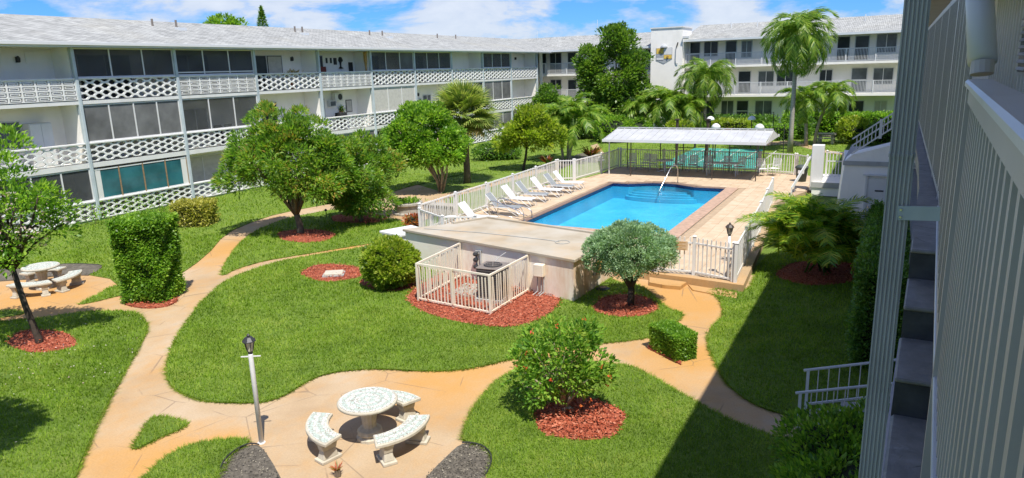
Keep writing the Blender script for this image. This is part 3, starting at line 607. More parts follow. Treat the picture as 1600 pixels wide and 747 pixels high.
# dark edging strips of the soil beds and loose crumbs on them
for pl, a, b_ in ((SOIL['soil_low'], .0, .34), (SOIL['soil_mid'], .0, .40), (SOIL['soil_left'], .10, .45)):
    n = len(pl); run = [pl[i] for i in range(int(n*a), int(n*b_)+1)]
    o = MB().tube([(x, y, .045) for x, y in run], .014, 5).build('bed_edging', 'bed_edging'); tag(o, {0: 'dark edging strip of the soil bed at the bottom left of the patio', 1: 'dark edging strip of the soil bed at the bottom right of the patio', 2: 'dark edging strip of the soil bed behind the left patio table'}[[id(SOIL[k]) for k in ('soil_low','soil_mid','soil_left')].index(id(pl))], 'edging')
    q = np.array(pl); lo, hi = q.min(0), q.max(0); q = lo+(hi-lo)*rng.random((1500,2)); q = q[inpoly(q, pl)]; V = leaf_quads(np.column_stack([q, .015+.03*rng.random(len(q))]), np.column_stack([rng.normal(size=(len(q),2)), .3*rng.normal(size=len(q))]), .035, .6, .05)
    quads_mesh('soil_crumbs', V, rng.random(len(V)), 'soil_crumb', None, 4, 'stuff')['label'] = 'loose crumbs and leaf litter on a bare soil bed'
# ------------------------------------------------------------------ long balcony building on the left
XF, XB = -32.8, -34.15
BAYS = [9.0, 14.2, 19.55, 24.75, 29.95, 35.2, 40.4, 45.6, 50.85, 56.0, 61.3, 67.0]
FL = [(0.12, .99), (2.78, 3.68), (5.60, 6.60)]        # floor level, rail top
CE = [2.52, 5.42, 7.95]
bl = thing('apartment_building', 'long white three-storey apartment block with breeze-block balconies and grey shingle roof', 'building', (XF, 40, 0))
MB().box(-46, XB, 6, 70, 0, 7.98).build('wall', 'wall_white', bl)
MB().box(XB, XF+.05, 6, 67.05, -.05, .12).build('floor_slab', 'concrete_grey', bl)
for z0, z1 in ((2.52, 2.74), (5.42, 5.58)): MB().box(XB, XF+.07, 6, 67.1, z0, z1).build('floor_slab', 'white_paint', bl)
for y in BAYS: MB().box(XB+.002, XF-.10, y-.09, y+.09, .12, 7.95).build('party_wall', 'wall_white', bl)
for y in BAYS: MB().box(XF-.06, XF+.135, y-.075, y+.075, 0, 7.99).build('post', 'post_bluegrey', bl, bevel=.015)
def uvroof(name, quads, mat, parent):
    me = bpy.data.meshes.new(name); V = []; F = []; U = []
    o = np.array(parent_loc(parent))
    for q in quads:
        k = len(V); V += [tuple(np.array(p)-o) for p in q]; F.append(tuple(range(k, k+len(q))))
        a = Vector(q[0]); e = (Vector(q[1])-a).normalized(); n = e.cross(Vector(q[2])-a).normalized(); t = n.cross(e)
        U += [((Vector(p)-a).dot(e), (Vector(p)-a).dot(t)) for p in q]
    me.from_pydata(V, [], F); uv = me.uv_layers.new(name='UVMap')
    for i, u in enumerate(U): uv.data[i].uv = u
    return link(name, me, mat, parent)
EX, RX, RZ = -32.25, -39.3, 9.82
rf_ = uvroof('roof', [[(EX,2,8.13),(EX,72,8.13),(RX,80,RZ),(RX,2,RZ)], [(RX,2,RZ),(RX,80,RZ),(-46.6,80,8.13),(-46.6,2,8.13)]], 'shingles', bl)
MB().box(EX-.02, EX+.02, 2, 69.3, 7.93, 8.16).build('fascia', 'fascia', bl)
MB().box(EX+.02, EX+.14, 2, 69.2, 8.02, 8.145).build('gutter', 'metal_white', bl)
MB().box(XB, EX-.021, 2, 70, 7.952, 7.985).build('soffit', 'wall_white', bl)
for px, py in ((237,30),(274,30),(460,38),(472,44),(577,46),(597,48),(683,51),(712,55)):
    d = ray(px, py); X = -37.6; t = X/d.x; y = d.y*t; z = 8.13+(EX-X)/(EX-RX)*(RZ-8.13)
    MB().tube([(X, y, z-.1), (X, y, z+.38)], .06, 8).build('vent_pipe', 'ac_grey', rf_)
for px, py in ((281,35),(475,47),(608,53)):
    d = ray(px, py); X = -36.6; t = X/d.x; y = d.y*t; z = 8.13+(EX-X)/(EX-RX)*(RZ-8.13)
    MB().box(X-.2, X+.2, y-.25, y+.25, z-.1, z+.12).build('roof_vent', 'fascia', rf_)
# breeze blocks: pierced hexagons and pierced rectangles
def hexblock():
    a, b, h, t, dp = .247, .125, .148, .034, .06
    o = [(a,0),(b,h),(-b,h),(-a,0),(-b,-h),(b,-h)]; ka = (a-t*1.6)/a; i_ = [(.210,0),(.088,.104),(-.088,.104),(-.210,0),(-.088,-.104),(.088,-.104)]
    vs = []; fs = []
    for x in (dp, -dp):
        for l in (o, i_): vs += [(x, y, z) for y, z in l]
    for k in range(6):
        k2 = (k+1) % 6
        fs += [(k,k2,6+k2,6+k), (12+k2,12+k,18+k,18+k2), (k2,k,12+k,12+k2), (6+k,6+k2,18+k2,18+k)]
    return MB().add(vs, fs)
def rectblock():
    mb = MB(); w, h, d = .285, .108, .09
    for y0, y1, z0, z1 in ((-w,w,h-.028,h),(-w,w,-h,-h+.028),(-w,-w+.035,-h+.028,h-.028),(w-.035,w,-h+.028,h-.028)): mb.box(-d,d,y0,y1,z0,z1)
    mb.box(-d,d-.01,-.20,.20,.020,.052); mb.box(-d,d-.01,-.20,.20,-.052,-.020); mb.box(-d,d-.01,-.20,-.165,-.020,.020); mb.box(-d,d-.01,.165,.20,-.020,.020); mb.box(-d,-d+.03,-w+.035,-.20,-.02,.02); mb.box(-d,-d+.03,.20,w-.035,-.02,.02)
    return mb
HB, RB = hexblock(), rectblock(); hm = HB.mesh('breeze_block'); hm.materials.append(MT['block_white']); rm = RB.mesh('breeze_block'); rm.materials.append(MT['block_white'])
RECT = {(2, 1), (2, 3), (2, 5)}      # storey, bay index
blocks = []
for f, (zf, zr) in enumerate(FL):
    for b in range(len(BAYS)-1):
        y0, y1 = BAYS[b]+.08, BAYS[b+1]-.08; zb, zt = zf+.02, zr-.075; W = y1-y0; H = zt-zb
        if (f, b) in RECT:
            n = round(W/.60); m_ = 4
            for i in range(n):
                for j in range(m_): blocks.append((1, y0+W*(i+.5)/n, zb+H*(j+.5)/m_, W/n/.57, H/m_/.216))
        else:
            n = round(W/.372); s = W/(n*.372); hh = H/3
            for i in range(n):
                sh = i % 2
                for j in range(3 if not sh else 4):
                    zc = zb + hh*(j+.5) if not sh else zb + hh*j
                    blocks.append((0 if not sh or 0 < j < 3 else 2 if j == 0 else 3, y0 + W*(i+.5)/n, zc, s, hh/.296))
        MB().box(XF-.11, XF+.11, y0, y1, zr-.075, zr).build('rail_cap', 'white_paint', bl, bevel=.01)
        if f == 0: MB().box(XF-.08, XF+.09, y0, y1, .121, .16).build('base_course', 'block_white', bl)
# half hexagons at the top and bottom of every second column
def half(up):
    mb = MB(); a, b, h, t, dp = .247, .125, .148, .034, .06; s = 1 if up else -1
    o = [(a,0),(b,s*h),(-b,s*h),(-a,0)]; i_ = [(.210,0),(.088,s*.104),(-.088,s*.104),(-.210,0)]; vs = []; fs = []
    for x in (dp, -dp):
        for l in (o, i_): vs += [(x,y,z) for y,z in l]
    for k in range(3): k2 = k+1; fs += [(k,k2,4+k2,4+k),(8+k2,8+k,12+k,12+k2),(k2,k,8+k,8+k2),(4+k,4+k2,12+k2,12+k)]
    return mb.add(vs, fs)
HU, HD = half(True), half(False); hum, hdm = HU.mesh('breeze_block'), HD.mesh('breeze_block')
for q in (hum, hdm): q.materials.append(MT['block_white'])
src = {0: (HB, hm), 1: (RB, rm), 2: (HU, hum), 3: (HD, hdm)}
# only what stands in view; the 300 nearest as pieces, the rest as one part
blocks = [b for b in blocks if b[1] > 14.2]
blocks.sort(key=lambda b: (XF**2 + b[1]**2 + (b[2]-EYE)**2))
base_ = Vector(bl.location); big = MB()
for i, (k, y, z, sy, sz) in enumerate(blocks):
    if i < 300: link('breeze_block', src[k][1], None, bl, (XF-base_.x, y-base_.y, z), None, (1, sy, sz))
    else: big.add([(XF+v[0], y+v[1]*sy, z+v[2]*sz) for v in src[k][0].v], src[k][0].f)
big.build('breeze_blocks', 'block_white', bl)['kind'] = 'stuff'
def screen(f, b, n, pane, mull='metal_white', zlo=None, zhi=None, wood=False):
    y0, y1 = BAYS[b]+.09, BAYS[b+1]-.09; z0 = FL[f][1] if zlo is None else zlo; z1 = (CE[f]-.02) if zhi is None else zhi
    for i in range(n+1):
        y = y0+(y1-y0)*i/n; MB().box(XF-.035, XF+.035, y-.03, y+.03, z0, z1).build('mullion', mull, bl)
    for z in (z0+.03, z1-.03): MB().box(XF-.03, XF+.03, y0, y1, z-.028, z+.028).build('transom', 'metal_white', bl)
    for i in range(n):
        a, c = y0+(y1-y0)*i/n+.032, y0+(y1-y0)*(i+1)/n-.032; MB().box(XF-.006, XF+.006, a, c, z0+.06, z1-.06).build('screen_pane', pane[i % len(pane)], bl)
def opening(f, b, u0, u1, z0, z1, pane='window_dark', curtain=None, name='sliding_door', frame='metal_white'):
    y0 = BAYS[b]+(BAYS[b+1]-BAYS[b])*u0; y1 = BAYS[b]+(BAYS[b+1]-BAYS[b])*u1; zb = FL[f][0]
    o = MB().box(XB-.01, XB+.035, y0-.06, y1+.06, zb+z0-.05, zb+z1+.06).build(name, frame, bl)
    MB().box(XB+.036, XB+.045, y0, y1, zb+z0, zb+z1).build('pane', pane, o)
    MB().box(XB+.046, XB+.075, (y0+y1)/2-.025, (y0+y1)/2+.025, zb+z0, zb+z1).build('mullion', frame, o)
    if curtain: MB().box(XB+.047, XB+.055, y0+(y1-y0)*curtain[0], y0+(y1-y0)*curtain[1], zb+z0+.04, zb+z1-.04).build('curtain', 'curtain', o)
    return o
D = ['screen_dark']; Gy = ['screen_grey']; Lt = ['screen_light']
# third storey
opening(2, 1, .20, .52, .05, 2.05); screen(2, 2, 3, D); screen(2, 3, 3, D); MB().box(XF-.04, XF+.05, BAYS[3]+.1, BAYS[4]-.1, 6.72, 6.78).build('transom', 'metal_white', bl)
opening(2, 4, .18, .66, .05, 2.05, 'window_dark', (.55, .98)); opening(2, 5, .05, .36, .05, 2.05, 'window_dark'); screen(2, 6, 3, ['screen_dark', 'screen_light', 'screen_grey']); screen(2, 7, 3, D)
opening(2, 8, .02, .36, .05, 2.05, 'window_dark', (.3, .6)); screen(2, 9, 3, D); opening(2, 10, .12, .42, .9, 2.0, 'window_dark', None, 'window')
opening(2, 2, .2, .7, .05, 2.05); opening(2, 3, .1, .6, .05, 2.05); opening(2, 6, .1, .5, .05, 2.05); opening(2, 7, .3, .6, .05, 2.05); opening(2, 9, .2, .6, .05, 2.05)
# second storey
opening(1, 1, .15, .62, .9, 2.0, 'window_grey', None, 'louvre_window'); screen(1, 2, 4, Gy); screen(1, 3, 3, Lt); opening(1, 3, .22, .5, .4, 2.0, 'window_grey', None, 'louvre_window'); opening(1, 4, .1, .5, .05, 2.05)
opening(1, 5, .1, .32, .05, 2.05, 'window_dark', (.6, 1.0)); screen(1, 6, 3, ['curtain']); opening(1, 7, .12, .27, .05, 2.05); opening(1, 7, .55, .75, 1.0, 1.75, 'window_grey', None, 'window')
screen(1, 8, 3, D); screen(1, 9, 3, Gy); opening(1, 10, .1, .4, .8, 2.0, 'window_dark', None, 'window')
# ground storey
screen(0, 1, 4, D); screen(0, 2, 4, ['window_teal'], 'wood', zhi=2.42); opening(0, 3, .12, .62, .05, 2.05, 'curtain'); opening(0, 4, .2, .6, .05, 2.05); screen(0, 5, 3, Gy); opening(0, 6, .2, .6, .05, 2.05); opening(0, 7, .2, .6, .05, 2.05)
screen(0, 8, 3, Gy); screen(0, 9, 3, Gy); opening(0, 10, .2, .5, .9, 2.0, 'window_grey', None, 'window')
MB().box(XF-.04, XF+.02, BAYS[2]+.10, BAYS[2]+.42, .99, 2.44).build('corner_panel', 'white_paint', bl)
MB().box(XF-.04, XF+.02, BAYS[3]-.42, BAYS[3]-.10, .99, 2.44).build('corner_panel', 'white_paint', bl)
# things on the balconies
def cy(b, u): return BAYS[b]+(BAYS[b+1]-BAYS[b])*u
def boxthing(name, label, cat, x, y, z, dx, dy, dz, mat, extra=None, bevel=.02, rz=0):
    t = thing(name, label, cat, (x, y, z), rz); MB().box(-dx/2, dx/2, -dy/2, dy/2, 0, dz).build('body', mat, t, bevel=bevel, world=False)
    for (nm, b_, mt) in (extra or []): MB().box(*b_).build(nm, mt, t, world=False)
    return t
boxthing('storage_cabinet', 'tall white storage cabinet on the second-floor balcony at far left', 'cabinet', -33.75, cy(1,.72), FL[1][0]-.04, .6, .95, 1.95, 'cabinet_white', [('door', (.302,.32,-.46,-.01,.08,1.9), 'white_paint'), ('door', (.302,.32,.01,.46,.08,1.9), 'white_paint')])
def wall_lamp(f, b, u, label):
    t = thing('wall_lamp', label, 'lamp', (XB, cy(b,u), FL[f][0]+1.75)); MB().box(0,.05,-.06,.06,-.02,.22).build('back_plate', 'dark_metal', t, world=False); MB().lathe([(.05,-.02),(.08,.02),(.09,.18),(.03,.26)], 8, (.12,0,0)).build('lantern', 'dark_metal', t, world=False)
wall_lamp(2, 1, .70, 'black wall lantern on the third-floor balcony at far left'); wall_lamp(1, 1, .50, 'black wall lantern above the white cabinet balcony'); wall_lamp(2, 4, .10, 'black wall lantern left of the open sliding door on the top floor'); wall_lamp(2, 4, .82, 'black wall lantern right of the open sliding door on the top floor')
wall_lamp(1, 7, .40, 'black wall lantern beside the dark picture on the second floor'); wall_lamp(2, 10, .62, 'small wall lantern at the far end of the top balcony')
def frame_pic(f, b, u, w, h, z, label, mat='dark_metal', inner='curtain', nm='picture_frame'):
    t = thing(nm, label, 'picture', (XB+.01, cy(b,u), FL[f][0]+z)); MB().box(0,.03,-w/2,w/2,-h/2,h/2).build('frame', mat, t, world=False); MB().box(.031,.04,-w/2+.05,w/2-.05,-h/2+.05,h/2-.05).build('panel', inner, t, world=False)
frame_pic(1, 5, .80, .62, .85, 1.45, 'black framed picture on the second-floor balcony'); frame_pic(1, 7, .47, .35, .5, 1.3, 'small white picture between door and window on the second floor', 'white_paint', 'window_grey'); frame_pic(2, 1, .85, .9, .55, 1.95, 'pale rectangular cover on the top-floor wall at far left', 'wall_white', 'wall_white', 'wall_cover')
for u, w_, h_, z_, lb in ((.44,.16,.35,1.75,'leftmost small dark ornament on the top-floor balcony wall'),(.52,.16,.35,1.75,'second small dark ornament on the top-floor balcony wall'),(.60,.3,.45,1.7,'square dark ornament on the top-floor balcony wall'),(.90,.42,.75,1.25,'tall arched ornament at the right of the top-floor balcony')): frame_pic(2, 5, u, w_, h_, z_, lb, 'dark_metal', 'dark_metal', 'wall_ornament')
t = thing('wall_ornament', 'black figure ornament hanging on the top-floor balcony wall', 'ornament', (XB+.02, cy(5,.70), FL[2][0]+1.2)); MB().lathe([(.03,0),(.22,.02),(.05,.15),(.08,.4),(.2,.55),(.12,.75),(.02,.8)], 8).build('figure', 'dark_metal', t, world=False)
boxthing('hanging_towel', 'dark red towel hanging over the top-floor balcony door', 'towel', XB+.18, cy(5,.31), FL[2][0]+.35, .06, .75, 1.0, 'maroon')
t = thing('leaning_pole', 'pale wooden pole leaning on the top-floor balcony wall', 'pole', (XF-.3, cy(5,.09), FL[2][0])); MB().tube([(0,0,0),(-.5,-.25,2.0)], .03, 6).build('shaft', 'wood', t, world=False)
t = thing('orange_curtain', 'narrow orange curtain tied at the right end of the top-floor balcony', 'curtain', (XF-.2, cy(5,.955), FL[2][0])); MB().lathe([(.10,0),(.07,.8),(.05,1.2),(.11,1.7),(.12,2.3)], 8).build('cloth', 'gold_brown', t, True, world=False)
def ac_unit(f, b, u, z, label):
    t = thing('air_conditioner', label, 'air conditioner', (XB+.02, cy(b,u), FL[f][0]+z)); MB().box(0,.32,-.4,.4,0,.55).build('body', 'cabinet_white', t, bevel=.02, world=False)
    MB().lathe([(.21,0),(.21,.02),(.19,.025),(.05,.03)], 16).build('fan_grille', 'dark_metal', t, world=False).matrix_local = Matrix.Translation((.322,.1,.28)) @ Matrix.Rotation(R(90),4,'Y')
    MB().box(0,.3,-.3,-.26,-.12,0).build('bracket', 'metal_white', t, world=False)
ac_unit(1, 5, .55, 1.85, 'white outdoor condenser hung high on the second-floor balcony wall'); 
boxthing('air_conditioner', 'boxy window air conditioner below the wall condenser', 'air conditioner', XB+.12, cy(5,.44), FL[1][0]+1.5, .3, .62, .42, 'cabinet_white', [('grille', (.152,.16,-.25,.25,.06,.36), 'window_grey')])
boxthing('balcony_grill', 'small black grill on the second-floor balcony', 'grill', XF-.55, cy(5,.46), FL[1][0]+.1, .5, .7, 1.0, 'black_plastic')
t = thing('hanging_plant', 'small potted plant hung on the second-floor wall', 'plant', (XB+.1, cy(5,.62), FL[1][0]+.95)); MB().lathe([(.1,0),(.14,.22)], 8).build('pot', 'terracotta', t, world=False); q = leaf_quads(rng.normal(size=(60,3))*.1+np.array([0,0,.3]), rng.normal(size=(60,3))+np.array([.3,0,.4]), .2); quads_mesh('foliage', q, rng.random(60), 'leaf_mid', t, world=False)
for u, lb in ((.56, 'dark balcony chair nearest the louvred door behind the screen'), (.70, 'dark balcony chair further from the louvred door behind the screen')):
    t = thing('balcony_chair', lb, 'chair', (XB+.7, cy(3,u), FL[1][0])); MB().box(-.25,.25,-.25,.25,.4,.46).build('seat', 'dark_metal', t, world=False); MB().box(-.27,-.22,-.25,.25,.46,1.05).build('backrest', 'dark_metal', t, world=False)
    for a in (-.22,.22):
        for c in (-.22,.22): MB().box(a-.02,a+.02,c-.02,c+.02,0,.4).build('leg', 'dark_metal', t, world=False)
t = thing('potted_plant', 'yellowish plant in a pot behind the top-floor balcony rail', 'plant', (XF-.35, cy(4,.62), FL[2][0])); MB().lathe([(.14,0),(.2,.4),(.21,.42)], 10).build('pot', 'terracotta', t, world=False); q = leaf_quads(rng.normal(size=(140,3))*np.array([.12,.3,.12])+np.array([0,0,.85]), rng.normal(size=(140,3))+np.array([0,0,.8]), .3, .15); quads_mesh('foliage', q, rng.random(140), 'palm_dead', t, world=False)

# ------------------------------------------------------------------ far building: left wing, tower, right wing
def pickets_run(parent, x0, x1, y, z0, h, sp=.115):
    mb = MB()
    for x in np.arange(x0, x1, sp): mb.box(x-.017, x+.017, y-.012, y+.012, z0+.08, z0+h-.05)
    mb.build('pickets', 'metal_white', parent)['kind'] = 'stuff'
    MB().box(x0, x1, y-.03, y+.03, z0+h-.05, z0+h).build('top_rail', 'metal_white', parent); MB().box(x0, x1, y-.02, y+.02, z0+.05, z0+.09).build('bottom_rail', 'metal_white', parent)
    for x in np.arange(x0, x1+.1, (x1-x0)/max(1, round((x1-x0)/2.4))): MB().box(x-.05, x+.05, y-.045, y+.045, z0, z0+h+.02).build('rail_post', 'metal_white', parent)
def fwin(parent, x0, x1, z0, z1, y, door=False, pane='window_dark', frame='metal_white', mul=True):
    o = MB().box(x0-.07, x1+.07, y-.05, y+.02, z0-.07, z1+.07).build('door' if door else 'window', frame, parent)
    MB().box(x0, x1, y-.062, y-.052, z0, z1).build('pane', pane, o)
    if mul: MB().box((x0+x1)/2-.03, (x0+x1)/2+.03, y-.085, y-.063, z0, z1).build('mullion', frame, o) if not door else MB().box(x0, x1, y-.085, y-.063, (z0+z1)/2-.04, (z0+z1)/2+.04).build('mullion', frame, o)
    return o
def wing(label, x0, x1, dz, wins, rail_ext):
    t = thing('apartment_building', label, 'building', ((x0+x1)/2, 71, 0))
    MB().box(x0, x1, 71.5, 84, 0, 8.1+dz).build('wall', 'wall_white', t)
    for k, z in enumerate((2.75+dz, 5.5+dz)):
        MB().box(rail_ext[0], rail_ext[1], 69.95, 71.5, z-.05, z+.16).build('floor_slab', 'wall_white', t); pickets_run(t, rail_ext[0]+.05, rail_ext[1]-.05, 70.0, z+.16, 1.12)
    ez = 8.08+dz; uvroof('roof', [[(x1+.3,69.4,ez),(x1+.3,77.5,ez+1.7),(x0-.3,77.5,ez+1.7),(x0-.3,69.4,ez)], [(x0-.3,77.5,ez+1.7),(x1+.3,77.5,ez+1.7),(x1+.3,86,ez),(x0-.3,86,ez)]], 'shingles', t)
    MB().add([(x0,71.5,ez),(x0,77.5,ez+1.65),(x0,84,ez)], [(0,1,2)]).build('gable', 'wall_white', t)
    MB().box(x0-.3, x1+.3, 69.36, 69.40, ez-.16, ez+.03).build('fascia', 'fascia', t); MB().box(x0-.3, x1+.3, 69.401, 71.5, ez-.14, ez-.11).build('soffit', 'wall_white', t)
    for (a, b, c, d, kind) in wins: fwin(t, a, b, c, d, 71.5, kind.startswith('d'), {'w':'window_dark','d':'window_dark','g':'window_grey','c':'curtain'}[kind[-1]], 'post_bluegrey' if 'b' in kind else 'metal_white')
    return t
lw = wing('far white three-storey wing left of the tower, behind the dark tree', -46, -21.0, .12, [(-36,-35,6.6,8.0,'w'),(-34.6,-33.8,5.9,7.95,'dw'),(-33.3,-32.0,5.9,7.95,'w'),(-31.2,-30.3,5.9,7.95,'dw'),(-28.5,-27.3,6.6,7.95,'w'),(-25,-24,5.9,7.9,'dw'),(-22.7,-21.6,6.0,7.9,'w'),
    (-33.26,-32.05,3.1,5.15,'w'),(-31.2,-30.3,3.1,5.1,'dw'),(-29.87,-28.6,3.1,5.15,'w'),(-26,-25,3.1,5.1,'w'),(-22.5,-21.7,3.2,5.0,'w'),(-34.5,-33.8,.7,2.3,'w'),(-30,-29,.3,2.3,'dw')], (-35.6,-21.1))
MB().box(-33.75,-33.5,69.7,69.95,0,8.0).build('post', 'wall_white', lw)
rw = wing('far white three-storey wing right of the tower with picket balconies', -18.3, 14, .55, [(-18.1,-17.2,6.35,8.42,'dw'),(-16.76,-15.49,7.1,8.42,'w'),(-14.69,-13.75,6.35,8.39,'dbw'),(-13.21,-12.34,6.9,8.33,'bg'),(-9.8,-8.6,7.0,8.35,'w'),(-7.2,-6.3,6.35,8.35,'dw'),(-4.91,-3.95,6.35,8.35,'dw'),(-3.46,-2.43,6.35,8.34,'dbw'),(-1.8,-.28,6.9,8.42,'g'),
    (-13.38,-12.32,3.6,5.55,'dw'),(-11.55,-10.22,4.2,5.51,'g'),(-9.9,-8.42,4.2,5.58,'w'),(-16.8,-15.6,4.2,5.5,'w'),(-6.2,-5.2,3.6,5.5,'w'),(-3.56,-2.38,3.6,5.59,'dg'),(-1.82,-.32,4.2,5.54,'g'),
    (-17.77,-15.58,1.3,2.8,'w'),(-14.89,-13.8,1.3,2.79,'g'),(-13.43,-12.42,.9,2.78,'dw'),(-11.71,-10.25,1.4,2.77,'g'),(-8,-6.7,1.3,2.7,'w'),(-5.03,-4.0,1.3,2.61,'w'),(-3.6,-2.43,.7,2.72,'dw'),(-1.5,-.6,.7,2.7,'c')], (-18.2,10))
for x, h in ((-30.0,1.6),(-26.6,.9),(-37.5,.8)):
    MB().tube([(x,77,9.4),(x,77,9.9+h)], .025, 5).build('antenna', 'fascia', lw)
for x in (-15.0, -12.5, -3.0): MB().tube([(x,75,9.6),(x,75,10.35)], .05, 6).build('vent_pipe', 'fascia', rw)
tw = thing('stair_tower', 'tall plain white tower with a painted shield emblem between the far wings', 'tower', (-19.9, 69.5, 0))
MB().box(-21.35, -18.28, 69, 72.5, 0, 9.8).build('wall', 'wall_white', tw); MB().box(-21.45, -18.2, 68.93, 72.6, 9.8, 9.92).build('coping', 'white_paint', tw)
em = MB().add([(-20.82,68.97,8.0),(-19.22,68.97,8.0),(-19.22,68.97,6.95),(-20.05,68.97,6.5),(-20.82,68.97,6.85)]+[(-20.82,69.0,8.0),(-19.22,69.0,8.0),(-19.22,69.0,6.95),(-20.05,69.0,6.5),(-20.82,69.0,6.85)], [(0,1,2,3,4),(0,5,6,1),(1,6,7,2),(2,7,8,3),(3,8,9,4),(4,9,5,0)]).build('shield', 'shield_grey', tw); em['label'] = 'quartered shield emblem with yellow and white fields'
MB().box(-20.77,-20.07,68.945,68.965,7.45,7.95).build('field', 'yellow_paint', em); MB().box(-20.03,-19.27,68.945,68.965,7.35,7.95).build('field', 'white_paint', em); MB().box(-20.03,-19.27,68.945,68.965,6.97,7.32).build('field', 'yellow_paint', em); MB().box(-20.77,-20.07,68.945,68.965,7.1,7.42).build('field', 'shield_grey', em); MB().box(-20.77,-20.07,68.945,68.965,6.87,7.08).build('field', 'white_paint', em)
for x, z in ((-20.42,7.72),(-19.65,7.13)): MB().lathe([(.03,-.12),(.09,-.08),(.07,0),(.11,.05),(.05,.10),(.06,.14),(.02,.17)], 8, (x,68.94,z)).build('beast', 'gold_brown', em)
MB().lathe([(.36,0),(.33,.12),(.2,.26),(.05,.32)], 12, (-20.05,69.03,8.02)).build('crest', 'shield_grey', em)
gc = MB().tube([(-18.72,68.93,8.35),(-18.86,68.93,7.95),(-18.88,68.93,6.75),(-18.8,68.93,6.5),(-18.66,68.93,6.5)], .035, 6).build('club', 'shield_grey', tw); gc['label'] = 'slim upright golf club outline beside the shield'
MB().tube([(-18.68,68.93,8.45),(-18.82,68.93,8.0)], .06, 6).build('club_grip', 'dark_metal', tw)
MB().box(-18.25,-17.75,68.9,69.1,8.72,8.82).build('floodlight_arm', 'fascia', tw); MB().box(-18.2,-17.6,68.75,69.0,8.78,8.98).build('floodlight', 'cabinet_white', tw)
# ------------------------------------------------------------------ the block the picture is taken from: roof, walkway, stair, rails
nbk = thing('apartment_building', 'near white apartment block at the right edge with overhanging roof and stair', 'building', (2.0, 5, 0))
MB().box(2.1, 13, -16, 62, 0, 7.84).build('wall', 'wall_white', nbk)
MB().box(.15, 13.5, -16, 62, 7.85, 7.89).build('soffit', 'soffit_tan', nbk)
MB().box(.11, .15, -16, 62, 7.84, 8.08).build('fascia', 'near_white_shaded', nbk)
uvroof('roof', [[(.1,-16,8.09),(.1,62,8.09),(7,62,9.8),(7,-16,9.8)], [(7,-16,9.8),(7,62,9.8),(13.8,62,8.09),(13.8,-16,8.09)]], 'shingles', nbk)
MB().prism([(.19,5.67),(.29,8.0),(.33,10),(.33,62),(2.1,62),(2.1,5.67)], 4.95, 5.13).build('walkway_slab', 'step_cracked', nbk)
MB().box(.6, 2.1, -16, 3.0, 4.9, 5.05).build('walkway_slab', 'step_grey', nbk); MB().box(.6, 2.1, -16, 62, 2.35, 2.5).build('walkway_slab', 'step_grey', nbk)
for y in np.arange(3.4, 22, .42): MB().box(2.06, 2.1, y, y+.09, 5.2, 7.8).build('batten', 'white_paint', nbk)
for k, (y0, z0, z1) in enumerate(((11.2, 6.02, 6.62), (14.5, 6.1, 7.1), (7.0, 6.2, 7.3))):
    o = MB().box(1.90, 2.06, y0, y0+1.1, z0-.06, z1+.06).build('louvre_window', 'near_white_shaded', nbk); MB().box(1.87, 1.90, y0+.08, y0+1.02, z0, z1).build('opening', 'window_dark', o)
    for z in np.arange(z0+.06, z1-.04, .12): MB().beam((1.855, y0+.08, z), (1.855, y0+1.02, z), .012, .06, (.6,0,1)).build('louvre', 'near_white_shaded', o)
# stair outside the rail
st = thing('exterior_stair', 'dark grey concrete stair rising beside the near white railing', 'stair', (.6, 4.5, 0))
Y1, RUN, Z1, RISE = 4.04, .63, 4.516, .206
def left_x(y): return .125 + .043*(y-4.0)
MB().prism([(left_x(1.2),1.2),(left_x(Y1+.02),Y1+.02),(1.7,Y1+.02),(1.7,1.2)], 4.2, Z1).build('landing', 'step_cracked', st, bevel=.015)
for k in range(3):
    y = Y1+RUN*k; y2 = y+RUN+.02; zt = Z1+RISE*(k+1)
    if k == 2: y2 = y+.36
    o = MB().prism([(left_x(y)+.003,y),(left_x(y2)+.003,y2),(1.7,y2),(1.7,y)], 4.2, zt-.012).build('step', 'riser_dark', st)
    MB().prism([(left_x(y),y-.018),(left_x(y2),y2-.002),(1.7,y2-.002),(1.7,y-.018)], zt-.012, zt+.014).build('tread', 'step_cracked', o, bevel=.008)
MB().prism([(left_x(1.2)-.012,1.2),(left_x(5.3)-.012,5.3),(left_x(5.3)+.0,5.3),(left_x(1.2)+.0,1.2)], 4.15, 4.50).build('stringer', 'near_white_shaded', st)
# near railing, skewed a little from the building
def rx(y): return .10+.0435*y
rl = thing('balcony_railing', 'near white metal railing with wide cap and close upright bars at right edge', 'railing', (rx(1.5), 1.5, 5.13))
def skew(y0, y1, dx0, dx1, z0, z1): return MB().prism([(rx(y0)+dx0,y0),(rx(y1)+dx0,y1),(rx(y1)+dx1,y1),(rx(y0)+dx1,y0)], z0, z1)
skew(-.6, 3.15, -.012, .075, 6.285, 6.315).build('top_cap', 'near_bright', rl, bevel=.008); skew(-.6, 3.13, .0, .04, 6.235, 6.283).build('top_rail', 'near_white_shaded', rl)
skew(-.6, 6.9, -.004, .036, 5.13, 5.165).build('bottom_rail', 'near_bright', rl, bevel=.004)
for y in np.arange(.2, 3.0, .115): skew(y, y+.034, .008, .024, 5.166, 6.234).build('baluster', 'near_white_shaded', rl)
for y in (3.06,): skew(y, y+.06, -.006, .05, 4.6, 6.284).build('post', 'near_white_shaded', rl)
